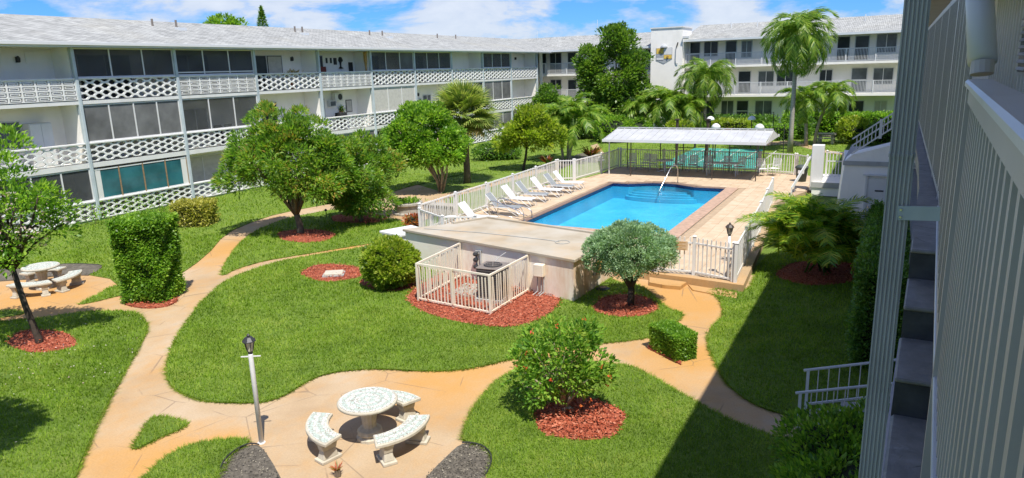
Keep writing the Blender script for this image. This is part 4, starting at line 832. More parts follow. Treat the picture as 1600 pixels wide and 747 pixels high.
# taller slatted rail further along the walkway
def sx2(y): return rx(y)+.004 if y < 7.2 else .417+.004*(y-7.2)
sl = thing('slatted_screen', 'tall white slatted screen along the upper walkway at right', 'screen', (sx2(8), 8, 5.13))
def seg(y0, y1, w, z0, z1): return MB().prism([(sx2(y0),y0),(sx2(y1),y1),(sx2(y1)+w,y1),(sx2(y0)+w,y0)], z0, z1)
for a, b in ((3.3,7.2),(7.2,40)):
    seg(a, b, .05, 6.89, 6.94).build('top_rail', 'near_white_shaded', sl); seg(a, b, .045, 5.17, 5.215).build('bottom_rail', 'near_white_shaded', sl)
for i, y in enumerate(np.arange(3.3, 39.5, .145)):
    seg(y, y+.05, .007, 5.216, 6.889).build('slat', 'near_slat_shaded', sl)
for y in (3.9, 4.6, 5.4, 6.3, 7.4, 8.8, 10.4, 12.4, 15, 18, 22, 28, 34): seg(y, y+.10, .03, 5.13, 6.95).build('post', 'near_white_shaded', sl)
hr = thing('stair_handrail', 'thick white rounded handrail end hanging above the near railing', 'handrail', (.28, 3.2, 6.36))
MB().tube([tuple(ray(1535,97)*2.6+Vector((0,0,EYE))), tuple(ray(1532,20)*2.68+Vector((0,0,EYE))), tuple(ray(1527,-90)*2.85+Vector((0,0,EYE)))], [.047,.047,.047], 18).build('rail', 'near_bright', hr, True)
MB().tube([tuple(ray(1534,116)*2.6+Vector((0,0,EYE))), tuple(ray(1535,96)*2.6+Vector((0,0,EYE)))], .038, 14).build('stub', 'near_white_shaded', hr)
# ribbed downspout with strap
dsx, dsy = .036, 2.6
ds = thing('downspout', 'ribbed blue-grey downspout strapped to the near railing', 'downspout', (dsx, dsy, 0))
pr = []
for i in range(6):
    u = -.036+.012*i; pr += [(u, -.05), (u+.0045, -.05), (u+.006, -.043), (u+.0105, -.043)]
pr += [(.036, -.05), (.036, .0), (-.036, .0)]
MB().prism([(dsx+a, dsy+.02+b) for a, b in pr], .1, 7.84).build('pipe', 'downspout_paint', ds)
MB().prism([(dsx+a*1.06, dsy+.019+b*1.07) for a, b in pr], 6.09, 6.102).build('joint', 'downspout_paint', ds)
MB().beam((dsx+.004, dsy-.036, 5.91), (.158, dsy-.036, 5.915), .005, .046).build('strap', 'post_bluegrey', ds)
for z in (5.898, 5.922): MB().tube([(dsx+.012,dsy-.045,z),(dsx+.012,dsy-.036,z)], .004, 6).build('screw', 'steel', ds)
# stair block beside the pool with its door and sloping rail
sb = thing('stair_block', 'plain white stair enclosure with a white door behind the palm clump', 'stair block', (-.5, 31, 0))
MB().add([(-1.62,29,0),(1.9,29,0),(1.9,34,0),(-1.9,34,0),(-1.45,29,2.55),(1.9,29,2.55),(1.9,34,2.55),(-1.75,34,2.55)], [(0,3,2,1),(0,1,5,4),(1,2,6,5),(2,3,7,6),(3,0,4,7),(4,5,6,7)]).build('wall', 'wall_white', sb)
MB().box(-1.5,1.9,28.93,34,2.56,2.72).build('band', 'concrete_grey', sb); MB().add([(-1.45,28.98,2.72),(1.9,28.98,2.72),(1.9,28.98,3.9),(-1.2,28.98,2.95),(-1.45,30.2,2.72),(1.9,30.2,2.72),(1.9,30.2,3.9),(-1.2,30.2,2.95)], [(0,1,2,3),(7,6,5,4),(0,4,5,1),(1,5,6,2),(2,6,7,3),(3,7,4,0)]).build('stair_slope', 'wall_white', sb)
dr = MB().box(-.62,.14,28.95,29.0,.05,2.1).build('door', 'white_paint', sb); MB().box(-.70,-.62,28.92,29.0,.0,2.2).build('jamb', 'metal_white', dr); MB().box(-.8,.3,28.85,29.0,2.2,2.25).build('lintel', 'metal_white', dr); MB().box(-.36,-.08,28.935,28.949,1.62,1.67).build('door_plate', 'dark_metal', dr); MB().lathe([(.03,0),(.03,.05)], 8, (-.54,28.91,1.0)).build('knob', 'steel', dr)
for dz in (0, .30, .55): MB().beam((-1.25,28.95,2.98+dz),(1.2,28.95,4.85+dz),.05,.05).build('stair_rail', 'metal_white', sb)
for i, x in enumerate(np.arange(-1.1, 1.1, .12)): z = 2.98+(x+1.25)*.763; MB().box(x-.015,x+.015,28.935,28.965,z,z+.55).build('baluster', 'metal_white', sb)
for x in (-.35, .8): z = 2.98+(x+1.25)*.763; MB().box(x-.05,x+.05,28.92,28.98,z-.1,z+.6).build('rail_post', 'metal_white', sb)
# landing, pillar and pickets between pool deck and stair block
ld = thing('stair_landing', 'low white landing with a square pillar beside the stair block', 'landing', (-2.5, 37.5, 0))
MB().box(-3.2,-1.7,36.7,39.8,.0,.62).build('slab', 'wall_white', ld); MB().box(-3.25,-1.7,36.65,36.7,.40,.66).build('edge_band', 'concrete_grey', ld)
MB().box(-3.32,-2.78,36.9,37.4,.2,2.42).build('pillar', 'white_paint', ld, bevel=.02)
for x in (-3.45,):
    for y in (36.2, 37.3): MB().beam((x-.5,y-.9,.55),(x+.15,y,1.95),.06,.08).build('sloping_rail', 'metal_white', ld); MB().box(x-.53,x-.47,y-.93,y-.87,.2,.6).build('rail_post', 'metal_white', ld)
fence('white picket panel on the landing between pillar and stair block', [(-2.75,38.6),(-1.75,38.6)], .62, h=1.35, sp=.14, rails=(.12,.62,.95))
# two rails of the garden steps at lower right
for k, (lb, yy, xl, z) in enumerate((('rear white handrail of the garden steps, right of the curved path', 14.25, -.95, .98), ('front white handrail of the garden steps beside the shaded bush', 13.15, -.97, .72))):
    pass
def step_rail(label, pts_top, pts_bot, posts):
    a, b = [Vector(p) for p in pts_top]; c, d = [Vector(p) for p in pts_bot]; t = thing('step_handrail', label, 'handrail', (c.x, c.y, 0))
    MB().tube([a-(b-a).normalized()*.08, b], .026, 8).build('top_rail', 'metal_white', t); MB().beam(c, d, .03, .04).build('bottom_rail', 'metal_white', t)
    n = 9
    for i in range(1, n): MB().tube([c.lerp(d, i/n), a.lerp(b, i/n)], .009, 5).build('baluster', 'metal_white', t)
    MB().beam((a.x,a.y,0),a,.05,.05).build('post', 'metal_white', t)
step_rail('rear white handrail of the garden steps, right of the curved path', [(-.98,13.15,.85),(.55,13.80,1.08)], [(-.98,13.15,.16),(.55,13.80,.39)], 1)
step_rail('front white handrail of the garden steps beside the shaded bush', [(-1.02,12.33,.75),(.55,12.95,.98)], [(-1.02,12.33,.08),(.55,12.95,.31)], 1)
stp = thing('garden_steps', 'low concrete steps between two white handrails at lower right', 'steps', (0, 13.8, 0)); MB().prism([(-.8,12.45),(.9,13.15),(.9,13.85),(-.8,13.15)],0,.12).build('step', 'concrete_grey', stp, bevel=.01); MB().prism([(-.4,12.62),(.9,13.15),(.9,13.85),(-.4,13.32)],.12,.26).build('step', 'concrete_grey', stp, bevel=.01)
# bounding ground walk of the near block
struct('walkway_base', MB().box(.6, 2.1, -16, 28.5, -.02, .14), 'concrete_grey')

# ------------------------------------------------------------------ pump house, condenser, enclosure
ph = thing('pump_house', 'low stained flat-roofed pump house between lawn and pool', 'pump house', (-10.8, 19.4, 0))
pf = [(-14.25,18.75),(-7.45,17.3),(-7.3,20.2),(-12.4,21.25),(-13.1,20.0)]
MB().prism(pf, 0, 1.18).build('wall', 'pump_wall', ph); MB().prism([(-14.32,18.68),(-7.38,17.22),(-7.22,20.27),(-12.4,21.32),(-13.15,20.08)], 1.182, 1.27).build('roof_slab', 'pump_roof', ph, bevel=.012)
MB().beam((-12.45,21.25,1.30),(-7.3,20.2,1.30),.12,.05).build('roof_kerb', 'pump_roof', ph); MB().beam((-13.12,20.0,1.30),(-12.45,21.25,1.30),.10,.05).build('roof_kerb', 'pump_roof', ph)
MB().tube([(-13.6,18.95,1.285),(-11.5,19.1,1.285),(-9.2,19.0,1.285),(-8.6,18.9,1.285)], .012, 5).build('roof_cable', 'concrete_grey', ph)
MB().tube([(-8.5+.22*math.cos(t), 18.9+.22*math.sin(t), 1.285) for t in np.linspace(0, 6.2, 14)], .010, 5).build('cable_loop', 'concrete_grey', ph)
lv = MB().box(-7.37,-7.29,18.55,19.05,.45,.95).build('vent_louvre', 'pump_roof', ph)
for z in np.arange(.5, .94, .09): MB().beam((-7.285,18.58,z),(-7.285,19.02,z),.05,.02,(.7,0,1)).build('slat', 'gold_brown', lv)
wb = thing('white_block', 'bright white square masonry block at the left end of the pump house', 'block', (-15.3, 20.0, 0)); MB().add([(-15.75,19.35,0),(-14.75,19.1,0),(-14.3,20.1,0),(-15.3,20.45,0),(-15.75,19.35,.86),(-14.75,19.1,.86),(-14.3,20.1,.86),(-15.3,20.45,.86)], [(0,3,2,1),(0,1,5,4),(1,2,6,5),(2,3,7,6),(3,0,4,7),(4,5,6,7)]).build('body', 'white_paint', wb, bevel=.02)
MB().prism([(-15.82,19.3),(-14.72,19.02),(-14.24,20.12),(-15.3,20.52)], .861, .95).build('cap', 'white_paint', wb, bevel=.015)
def place_plan(o): return o
ae = fence('cream picket enclosure around the condenser unit, open to the pump house', [(-11.68,18.1),(-11.55,15.62),(-9.05,15.40),(-9.02,17.58)], .0, h=1.15, sp=.118, post=1.25, mat='fence_stained', rails=(.09,.985), pm=pickm2, name='picket_enclosure', flat=True, pw=.034, cap=False)
ac = thing('condenser_unit', 'brown-grey air-conditioning condenser with round top fan inside the cream pickets', 'condenser', (-9.65, 16.65, 0), .1)
MB().box(-.42,.42,-.42,.42,0,.12).build('pad', 'concrete_grey', ac, world=False); MB().box(-.36,.36,-.36,.36,.12,.98).build('cabinet', 'ac_grey', ac, bevel=.03, world=False)
for s_ in (-1, 1):
    for z in np.arange(.2, .92, .055): MB().box(-.33,.33,s_*.365-.006,s_*.365+.006,z,z+.022).build('fin', 'dark_metal', ac, world=False); MB().box(s_*.365-.006,s_*.365+.006,-.33,.33,z,z+.022).build('fin', 'dark_metal', ac, world=False)
MB().box(-.38,.38,-.38,.38,.98,1.03).build('top_plate', 'ac_grey', ac, bevel=.02, world=False); tfan = MB().lathe([(.27,1.031),(.27,1.045),(.24,1.05),(.05,1.05)], 20).build('fan_opening', 'dark_metal', ac, world=False)
for k in range(4): MB().beam((0,0,1.062),(.25*math.cos(k*math.pi/2+.4),.25*math.sin(k*math.pi/2+.4),1.062),.02,.012).build('fan_spoke', 'ac_grey', tfan, world=False)
for r_ in (.1,.17,.23): MB().tube([(r_*math.cos(t), r_*math.sin(t), 1.06) for t in np.linspace(0, 2*math.pi, 20)], .006, 4).build('grille_ring', 'ac_grey', tfan, world=False)
cb2 = thing('concrete_pad', 'grey concrete pad on the mulch inside the cream pickets', 'pad', (-10.5, 17.0, 0), .1); MB().box(-.6,.5,-.55,.55,.03,.09).build('slab', 'planter_stone', cb2, bevel=.01, world=False)
el = thing('electric_box', 'cream electrical box with conduits on the pump house wall', 'electrical box', (-8.55, 17.45, .55)); MB().box(-8.70,-8.40,17.30,17.48,.62,.98).build('box', 'fence_stained', el, bevel=.015)
for x in (-8.64,-8.52,-8.44): MB().tube([(x,17.44,.62),(x,17.42,.15),(x-.1,17.3,.05)], .018, 6).build('conduit', 'concrete_grey', el)
pv = thing('pipe_valves', 'grey pipe and valve cluster on the pump house wall behind the pickets', 'pipes', (-11.0, 18.0, 0)); MB().tube([(-11.0,17.98,.05),(-11.0,17.98,1.0),(-10.85,17.98,1.0),(-10.85,17.98,.6)], .03, 8).build('pipe', 'concrete_grey', pv)
for z in (.5,.72,.9): MB().lathe([(.07,-.05),(.09,0),(.07,.05)], 8, (-11.0,17.93,z)).build('valve', 'dark_metal', pv)
MB().tube([(-9.75,17.6,1.15),(-9.75,17.2,1.12),(-9.75,16.95,1.04)], .012, 5).build('conduit', 'concrete_grey', pv)
gl_ = thing('ground_spotlight', 'small black round cover at the foot of the pump house side wall', 'cover', (*G(942, 453), 0)); MB().lathe([(.2,0),(.2,.05),(.12,.09)], 14).build('cover', 'black_plastic', gl_, world=False)
x, y = G(522, 431); ms_ = thing('utility_lid', 'square tan concrete lid in the oval red mulch patch', 'lid', (x, y, 0), .6); MB().box(-.3,.3,-.22,.22,.02,.14).build('lid', 'stone_cast', ms_, bevel=.02, world=False); MB().box(-.34,.34,-.26,.26,.0,.08).build('frame', 'concrete_grey', ms_, world=False)
# ------------------------------------------------------------------ mosaic stone tables and curved benches
def stone_table(label, x, y, z=0.0):
    t = thing('stone_table', label, 'table', (x, y, z))
    MB().lathe([(.505,.685),(.53,.70),(.535,.735),(.52,.752)], 40).build('table_top', 'stone_cast', t, True, world=False)
    MB().lathe([(.50,.7525),(.50,.760)], 40).build('mosaic_inlay', 'mosaic', t, world=False)
    MB().lathe([(.25,0),(.25,.05),(.20,.09),(.235,.13),(.215,.19),(.135,.24),(.125,.30),(.16,.55),(.20,.65),(.26,.685)], 24, flute=-.07).build('pedestal', 'stone_cast', t, world=False)
    return t
def bench_meshes():
    out = {}
    r0, r1, sp = .70, 1.10, R(37)
    def arc(r, a): return [(r*math.cos(t), r*math.sin(t)) for t in np.linspace(-a, a, 15)]
    out['seat'] = MB().prism(arc(r1, sp)+arc(r0, sp)[::-1], .36, .425).mesh('seat', bevel=.012); out['seat'].materials.append(MT['stone_cast'])
    out['inlay'] = MB().prism(arc(r1-.035, sp*.95)+arc(r0+.035, sp*.95)[::-1], .4255, .432).mesh('mosaic_inlay'); out['inlay'].materials.append(MT['mosaic'])
    legs = []
    for s in (-1, 1):
        a = s*sp*.68; c, d = math.cos(a), math.sin(a); mb = MB()
        def blockt(u0, u1, v, z0, z1, taper=1.0):
            vs = []
            for z, k in ((z0, 1.0), (z1, taper)):
                for (uu, vv) in ((u0,-v),(u1,-v),(u1,v),(u0,v)):
                    um = (u0+u1)/2; q = um+(uu-um)*k; w_ = vv*k; vs.append((c*q-d*w_, d*q+c*w_, z))
            mb.add(vs, [(0,3,2,1),(4,5,6,7),(0,1,5,4),(1,2,6,5),(2,3,7,6),(3,0,4,7)])
        blockt(.70,1.10,.125,0,.055); blockt(.75,1.05,.09,.056,.20,.8); blockt(.77,1.03,.075,.201,.30,1.15); blockt(.74,1.06,.09,.301,.359,1.08)
        l = mb.mesh('leg', bevel=.008); l.materials.append(MT['stone_cast']); legs.append(l)
    out['legs'] = legs; return out
BM = bench_meshes()
def bench(label, x, y, ang):
    t = thing('stone_bench', label, 'bench', (x, y, 0), R(ang)); link('seat', BM['seat'], None, t); link('mosaic_inlay', BM['inlay'], None, t)
    for l in BM['legs']: link('leg', l, None, t)
    return t
stone_table('round mosaic-topped stone table on the near patio', -7.85, 8.9)
bench('curved mosaic bench left of the near round table', -7.85, 8.9, 232); bench('curved mosaic bench in front right of the near round table', -7.85, 8.9, -8); bench('curved mosaic bench behind the near round table', -7.85, 8.9, 104)
tx, ty = -23.6, 11.95
stone_table('round stone table on the left patio, half hidden by the sapling', tx, ty); bench('curved stone bench in front of the left patio table', tx, ty, -52); bench('curved stone bench at the right of the left patio table', tx, ty, 28); bench('curved stone bench behind the left patio table', tx, ty, 150)
# far picnic table
pt = thing('picnic_table', 'small stone picnic set beside the far round hedge', 'table', (-4.5, 61.2, 0)); MB().box(-.7,.7,-.4,.4,.68,.76).build('table_top', 'stone_cast', pt, world=False)
for x in (-.45,.45): MB().box(x-.12,x+.12,-.2,.2,0,.68).build('leg', 'stone_cast', pt, world=False)
for y in (-.85,.85):
    MB().box(-.7,.7,y-.18,y+.18,.4,.47).build('seat', 'stone_cast', pt, world=False)
    for x in (-.5,.5): MB().box(x-.08,x+.08,y-.12,y+.12,0,.4).build('seat_leg', 'stone_cast', pt, world=False)
# ------------------------------------------------------------------ lamp posts
def lantern(t, z, s=1.0, mat='dark_metal'):
    h = MB().lathe([(.035*s,0),(.05*s,.015*s),(.05*s,.05*s),(.035*s,.06*s)], 8, (0,0,z)).build('lantern_collar', mat, t, world=False)
    MB().lathe([(.055*s,.06*s),(.10*s,.27*s)], 6, (0,0,z)).build('lantern_glass', 'lens_glass', t, world=False)
    for k in range(6):
        a = k*math.pi/3; MB().beam((.058*s*math.cos(a),.058*s*math.sin(a),z+.06*s),(.105*s*math.cos(a),.105*s*math.sin(a),z+.275*s),.014*s,.014*s).build('lantern_bar', mat, t, world=False)
    MB().lathe([(.14*s,.27*s),(.135*s,.285*s),(.07*s,.36*s),(.03*s,.37*s),(.035*s,.40*s),(.012*s,.43*s)], 8, (0,0,z)).build('lantern_cap', mat, t, world=False)
    for k in range(6):
        a = k*math.pi/3+.5; MB().lathe([(.012*s,0),(.004*s,.04*s)], 5, (.115*s*math.cos(a), .115*s*math.sin(a), z+.285*s)).build('finial', mat, t, world=False)
lp = thing('lamp_post', 'white lamp post with a black lantern and cross bar on the near patio', 'lamp post', (-9.53, 7.91, 0), .55)
MB().lathe([(.042,0),(.042,1.70),(.036,1.72)], 14).build('pole', 'metal_white', lp, True, world=False); MB().lathe([(.07,0),(.07,.012),(.045,.02)], 14).build('base_flange', 'metal_white', lp, world=False); MB().beam((-.17,0,1.67),(.17,0,1.67),.018,.018).build('cross_bar', 'metal_white', lp, world=False); lantern(lp, 1.72, .86)
lp2 = thing('lamp_post', 'white lamp post with a brown lantern behind the near pool gate', 'lamp post', (-3.95, 20.75, POOL_Z)); MB().lathe([(.04,0),(.04,1.25)], 12).build('pole', 'metal_white', lp2, True, world=False); lantern(lp2, 1.25, .95, 'bronze_metal')
sp1 = thing('garden_spike_light', 'tiny black path light on the lawn under the bushy tree', 'light', (*G(510, 340), .03)); MB().tube([(0,0,0),(0,0,.3)], .015, 6).build('stake', 'black_plastic', sp1, world=False); MB().lathe([(.07,.28),(.05,.36),(.02,.38)], 8).build('head', 'black_plastic', sp1, world=False)
# ------------------------------------------------------------------ sun loungers
def lounger_parts(mat):
    P = []
    def arm(pts, r=.017): return MB().tube(pts, r, 6)
    for s in (-1, 1):
        P.append(('side_rail', arm([(-.95,s*.31,.36),(0,s*.31,.36),(.92,s*.31,.36),(1.0,s*.31,.32)]).mesh('side_rail', True), 'metal_white'))
        P.append(('leg', arm([(.75,s*.31,.36),(.95,s*.31,.05),(.9,s*.31,.0),(.6,s*.31,.18),(.4,s*.31,.36)]).mesh('leg', True), 'metal_white'))
        P.append(('leg', arm([(-.55,s*.31,.36),(-.35,s*.31,.02),(-.45,s*.31,.0),(-.75,s*.31,.20),(-.92,s*.31,.36)]).mesh('leg', True), 'metal_white'))
        P.append(('back_rail', arm([(-.15,s*.29,.37),(-.62,s*.29,.92)]).mesh('back_rail', True), 'metal_white'))
    mb = MB(); n = 16
    for i in range(n): x = -.12+1.08*i/n; mb.box(x, x+1.08/n*.86, -.30, .30, .372, .380)
    P.append(('seat', mb.mesh('seat'), mat))
    mb = MB(); n = 11
    for i in range(n):
        a, b = i/n, (i+.88)/n; pa = (-.15-.47*a, .385+.55*a); pb = (-.15-.47*b, .385+.55*b)
        mb.add([(pa[0],-.29,pa[1]),(pb[0],-.29,pb[1]),(pb[0],.29,pb[1]),(pa[0],.29,pa[1]),(pa[0]-.008,-.29,pa[1]-.006),(pb[0]-.008,-.29,pb[1]-.006),(pb[0]-.008,.29,pb[1]-.006),(pa[0]-.008,.29,pa[1]-.006)], [(0,1,2,3),(7,6,5,4),(0,4,5,1),(2,6,7,3),(1,5,6,2),(3,7,4,0)])
    P.append(('backrest', mb.mesh('backrest'), mat)); return P
LP = {'metal_white': lounger_parts('metal_white'), 'grey_sling': lounger_parts('grey_sling')}
for i, (px, py, mat, lb) in enumerate(((742,338,'metal_white','white strap lounger nearest the pump house'),(783,322,'grey_sling','grey sling lounger nearest the low grab rail'),(806,309,'metal_white','white strap lounger, third from the pump house along the fence'),(828,302,'grey_sling','grey sling lounger in the middle of the fence row'),(850,295,'metal_white','white strap lounger, fifth from the pump house along the fence'),(870,289,'grey_sling','grey sling lounger nearest the shelter'),(884,284,'metal_white','white strap lounger at the far end of the fence row'))):
    x, y = G(px, py, .57); t = thing('sun_lounger', lb, 'sun lounger', (x, y, POOL_Z), R(4+3*math.sin(i*2.3)), 'sun loungers along the pool fence')
    for nm, me, mt in LP[mat]: link(nm, me, mt, t)
wt = thing('side_table', 'small white side table behind the nearest lounger', 'table', (-15.6, 23.6, POOL_Z)); MB().lathe([(.24,.40),(.25,.42),(.24,.44)], 16).build('top', 'metal_white', wt, world=False)
for k in range(4): a = k*math.pi/2+.4; MB().tube([(.2*math.cos(a),.2*math.sin(a),0),(.1*math.cos(a),.1*math.sin(a),.4)], .015, 6).build('leg', 'metal_white', wt, world=False)
# ------------------------------------------------------------------ shelter
sh = thing('pool_shelter', 'open shelter with ribbed white metal roof on thin dark posts', 'shelter', (-10.3, 41, POOL_Z))
x0, x1, yf, yr, yb, ze, zr_ = -14.75, -5.75, 38.75, 41.25, 43.4, 2.28, 2.72
np_ = 20
for k in range(np_):
    a, b = x0+(x1-x0)*k/np_, x0+(x1-x0)*(k+1)/np_-.004
    for (ya, za, yb_, zb) in ((yf, ze, yr, zr_), (yb, ze, yr, zr_)):
        p = [(a,ya,za),(b,ya,za),(b,yb_,zb),(a,yb_,zb)]; q = [(X,Y,Z-.02) for X,Y,Z in p]; mb = MB().add(p+q, [(0,1,2,3),(7,6,5,4),(0,4,5,1),(2,6,7,3),(1,5,6,2),(3,7,4,0)])
        mb.add([(a,ya,za+.001),(a+.045,ya,za+.001),(a+.045,yb_,zb+.001),(a,yb_,zb+.001),(a,ya,za+.035),(a+.045,ya,za+.035),(a+.045,yb_,zb+.035),(a,yb_,zb+.035)], [(4,5,6,7),(0,1,5,4),(1,2,6,5),(2,3,7,6),(3,0,4,7)]); mb.build('roof_panel', 'shelter_metal', sh)
MB().box(x0-.05,x1+.05,yf-.06,yf+.0,ze-.12,ze+.03).build('fascia', 'metal_white', sh); MB().box(x0-.05,x1+.05,yb,yb+.05,ze-.12,ze+.03).build('fascia', 'metal_white', sh); MB().box(x0,x1,yr-.08,yr+.08,zr_+.03,zr_+.075).build('ridge_cap', 'shelter_metal', sh)
for x in (x0-.02, x1): MB().add([(x,yf,ze-.1),(x,yr,zr_),(x,yb,ze-.1),(x+.02,yf,ze-.1),(x+.02,yr,zr_),(x+.02,yb,ze-.1)], [(0,1,2),(5,4,3),(0,3,4,1),(1,4,5,2),(2,5,3,0)]).build('gable', 'metal_white', sh)
for x in (-13.15, -8.5, -6.2): MB().box(x-.025,x+.025,38.97,39.02,POOL_Z,ze-.08).build('post', 'bronze_metal', sh)
for x in (-14.4, -12.3, -10.9, -9.6, -8.2, -6.3): MB().box(x-.025,x+.025,42.0,42.05,POOL_Z,ze-.02).build('post', 'bronze_metal', sh)
MB().box(-14.62,-14.56,39.3,39.36,POOL_Z,ze-.05).build('post', 'metal_white', sh)
# white chairs and tables in the shade
def chair_meshes():
    P = [('seat', MB().box(-.24,.24,-.24,.24,.40,.43).mesh('seat', bevel=.01)), ]
    for s in (-.22,.22): P.append(('leg', MB().tube([(s,-.24,0),(s,-.22,.62),(s,.2,.62)], .014, 6).mesh('leg', True))); P.append(('leg', MB().tube([(s,.26,0),(s,.2,.4),(s,.3,.95)], .014, 6).mesh('leg', True)))
    mb = MB()
    for k in range(6): z = .5+.08*k; mb.box(-.21,.21,.225+.016*k,.235+.016*k,z,z+.055)
    P.append(('backrest', mb.mesh('backrest'))); return P
CP = chair_meshes()
spots = [(-13.9,41.5,.2,'leftmost white patio chair under the shelter'),(-13.1,41.6,-.1,'white patio chair second from the left under the shelter'),(-12.5,41.3,.3,'white patio chair left of the pedestal table under the shelter'),(-10.95,41.5,-.3,'white patio chair right of the pedestal table under the shelter'),(-10.2,41.6,.1,'white patio chair near the middle of the shelter'),(-9.3,41.5,.0,'white patio chair at the left of the long white table'),(-8.2,41.6,.1,'white patio chair behind the long white table'),(-7.5,41.5,-.2,'white patio chair at the right of the long white table'),(-6.2,41.0,.5,'sunlit white patio chair at the right post of the shelter'),(-5.6,41.3,-.4,'white patio chair outside the shelter beside the gate')]
for x, y, rz, lb in spots:
    t = thing('patio_chair', lb, 'chair', (x, y, POOL_Z), rz, 'white chairs by the shelter')
    for nm, me in CP: link(nm, me, 'metal_white', t)
t = thing('patio_table', 'white pedestal table under the left half of the shelter', 'table', (-11.7, 41.0, POOL_Z)); MB().lathe([(.5,.68),(.52,.70),(.5,.72)], 24).build('top', 'metal_white', t, world=False); MB().lathe([(.04,0),(.04,.68)], 8).build('stem', 'metal_white', t, world=False)
for k in range(4): a = k*math.pi/2+.3; MB().tube([(0,0,.12),(.42*math.cos(a),.42*math.sin(a),.02)], .02, 6).build('foot', 'metal_white', t, world=False)
t = thing('patio_table', 'long white table under the right half of the shelter', 'table', (-8.3, 40.7, POOL_Z)); MB().box(-.9,.9,-.38,.38,.68,.72).build('top', 'metal_white', t, bevel=.01, world=False)
for x in (-.8,.8):
    for y in (-.3,.3): MB().box(x-.02,x+.02,y-.02,y+.02,0,.68).build('leg', 'metal_white', t, world=False)
# ------------------------------------------------------------------ teal court with dome lamps, bench and frames behind the pool
struct('sports_court', MB().prism([(-13.3,45.3),(-7.2,45.3),(-8.4,55.5),(-13.5,55.5)], -.03, .0), 'teal_court')
for i in range(5): struct('court_line', MB().box(-12.6+1.3*i, -12.55+1.3*i, 46, 55, -.001, .004), 'white_paint')
def court_lamp(label, x, y):
    t = thing('court_lamp', label, 'lamp', (x, y, 0)); MB().tube([(0,0,0),(0,0,2.15)], .035, 8).build('pole', 'dark_metal', t, world=False); MB().lathe([(.30,2.12),(.31,2.16),(.27,2.27),(.17,2.37),(.05,2.42)], 16).build('dome_shade', 'metal_white', t, True, world=False)
court_lamp('white dome lamp at the far left corner of the teal court', -12.5, 56.1); court_lamp('white dome lamp at the far right corner of the teal court', -9.5, 56.6); court_lamp('white dome lamp at the near left of the teal court, just over the shelter roof', -10.6, 49.3); court_lamp('white dome lamp at the near right of the teal court', -7.75, 49.3)
def goal(label, xa, xb, y, h):
    t = thing('cable_frame', label, 'frame', ((xa+xb)/2, y, 0))
    for x in (xa, xb): MB().tube([(x,y,0),(x,y,h)], .03, 6).build('post', 'dark_metal', t)
    for z in (h*.98, h*.85): MB().tube([(xa,y,z),((xa+xb)/2,y,z-.03),(xb,y,z)], .012, 4).build('cable', 'dark_metal', t)
goal('dark posts with cables strung behind the teal court', -13.8, -8.2, 58.5, 2.6); goal('dark posts with cables at the right end of the teal court', -7.9, -6.3, 50.2, 2.3)
cbn = thing('park_bench', 'dark slatted bench at the far left end of the court', 'bench', (-14.2, 55.5, 0)); MB().box(-.8,.8,-.22,.22,.42,.46).build('seat', 'dark_metal', cbn, world=False); MB().box(-.8,.8,.2,.25,.55,.95).build('backrest', 'dark_metal', cbn, world=False)
for x in (-.7,.7): MB().box(x-.03,x+.03,-.2,.25,0,.42).build('leg', 'dark_metal', cbn, world=False)
for i, (xx, yy) in enumerate(((-12.0, 44.6), (-10.1, 44.7))):
    t = thing('support_post', ('thick dark post standing behind the shelter, left of the other', 'thick dark post standing behind the shelter, beside the court')[i], 'post', (xx, yy, 0)); MB().tube([(0,0,0),(0,0,3.0)], .09, 8).build('shaft', 'trunk_dark', t, world=False); MB().box(-.14,.14,-.14,.14,3.0,3.06).build('cap', 'trunk_dark', t, world=False)
for i, (xx, zz2, mt) in enumerate(((-20.2, 1.7, 'sand_pile'), (-18.5, 1.75, 'shield_grey'))):
    t = thing('covered_statue', ('pale tapering garden pillar under the bushy palms', 'blue-grey rounded pillar beside the pale one under the palms')[i], 'pillar', (xx, 61.0, 0)); MB().lathe([(.5,0),(.48,.6),(.36,1.2),(.2,zz2),(.06,zz2+.2)], 12).build('body', mt, t, True, world=False); MB().lathe([(.55,0),(.55,.1)], 12).build('base', 'stone_cast', t, world=False)
# ------------------------------------------------------------------ small things
tb = thing('rubbish_bin', 'dark green rubbish bin with a white label beside the landing', 'bin', (-4.0, 39.7, POOL_Z)); MB().lathe([(.24,0),(.30,.68),(.31,.70)], 16).build('body', 'bin_dark', tb, True, world=False); MB().lathe([(.33,.70),(.34,.76),(.22,.86),(.08,.88)], 16).build('lid', 'bin_dark', tb, True, world=False); MB().box(-.15,.15,-.31,-.285,.45,.62).build('label_plate', 'white_paint', tb, world=False)
pl_ = thing('stone_planter', 'round grey stone planter beside the path left of the pool fence', 'planter', (-19.6, 26.1, 0)); MB().lathe([(.68,0),(.68,.08),(.60,.12),(.60,.40),(.70,.46),(.70,.54),(.58,.56),(.56,.45)], 20).build('bowl', 'planter_stone', pl_, world=False)
q = leaf_quads(np.column_stack([rng.normal(size=(220,2))*.28, .5+.1*rng.random(220)]), rng.normal(size=(220,3))*.6+np.array([0,0,1]), .22, .3); quads_mesh('foliage', q, rng.random(220), 'leaf_mid', pl_, world=False)
pw = thing('garden_wall', 'low grey stone ledge between the planter and the pool fence', 'wall', (-18.3, 26.6, 0)); MB().box(-18.9,-17.3,26.35,26.85,0,.40).build('wall', 'planter_stone', pw, bevel=.03); MB().box(-19.0,-17.2,26.3,26.9,.401,.47).build('coping', 'planter_stone', pw, bevel=.015)
for i, (xx, yy) in enumerate(((-19.2,48.4),(-18.7,47.9),(-18.4,49.0))): MB
st_ = [(-19.3,48.8),(-18.6,47.9),(-18.0,46.6),(-18.9,46.1)]
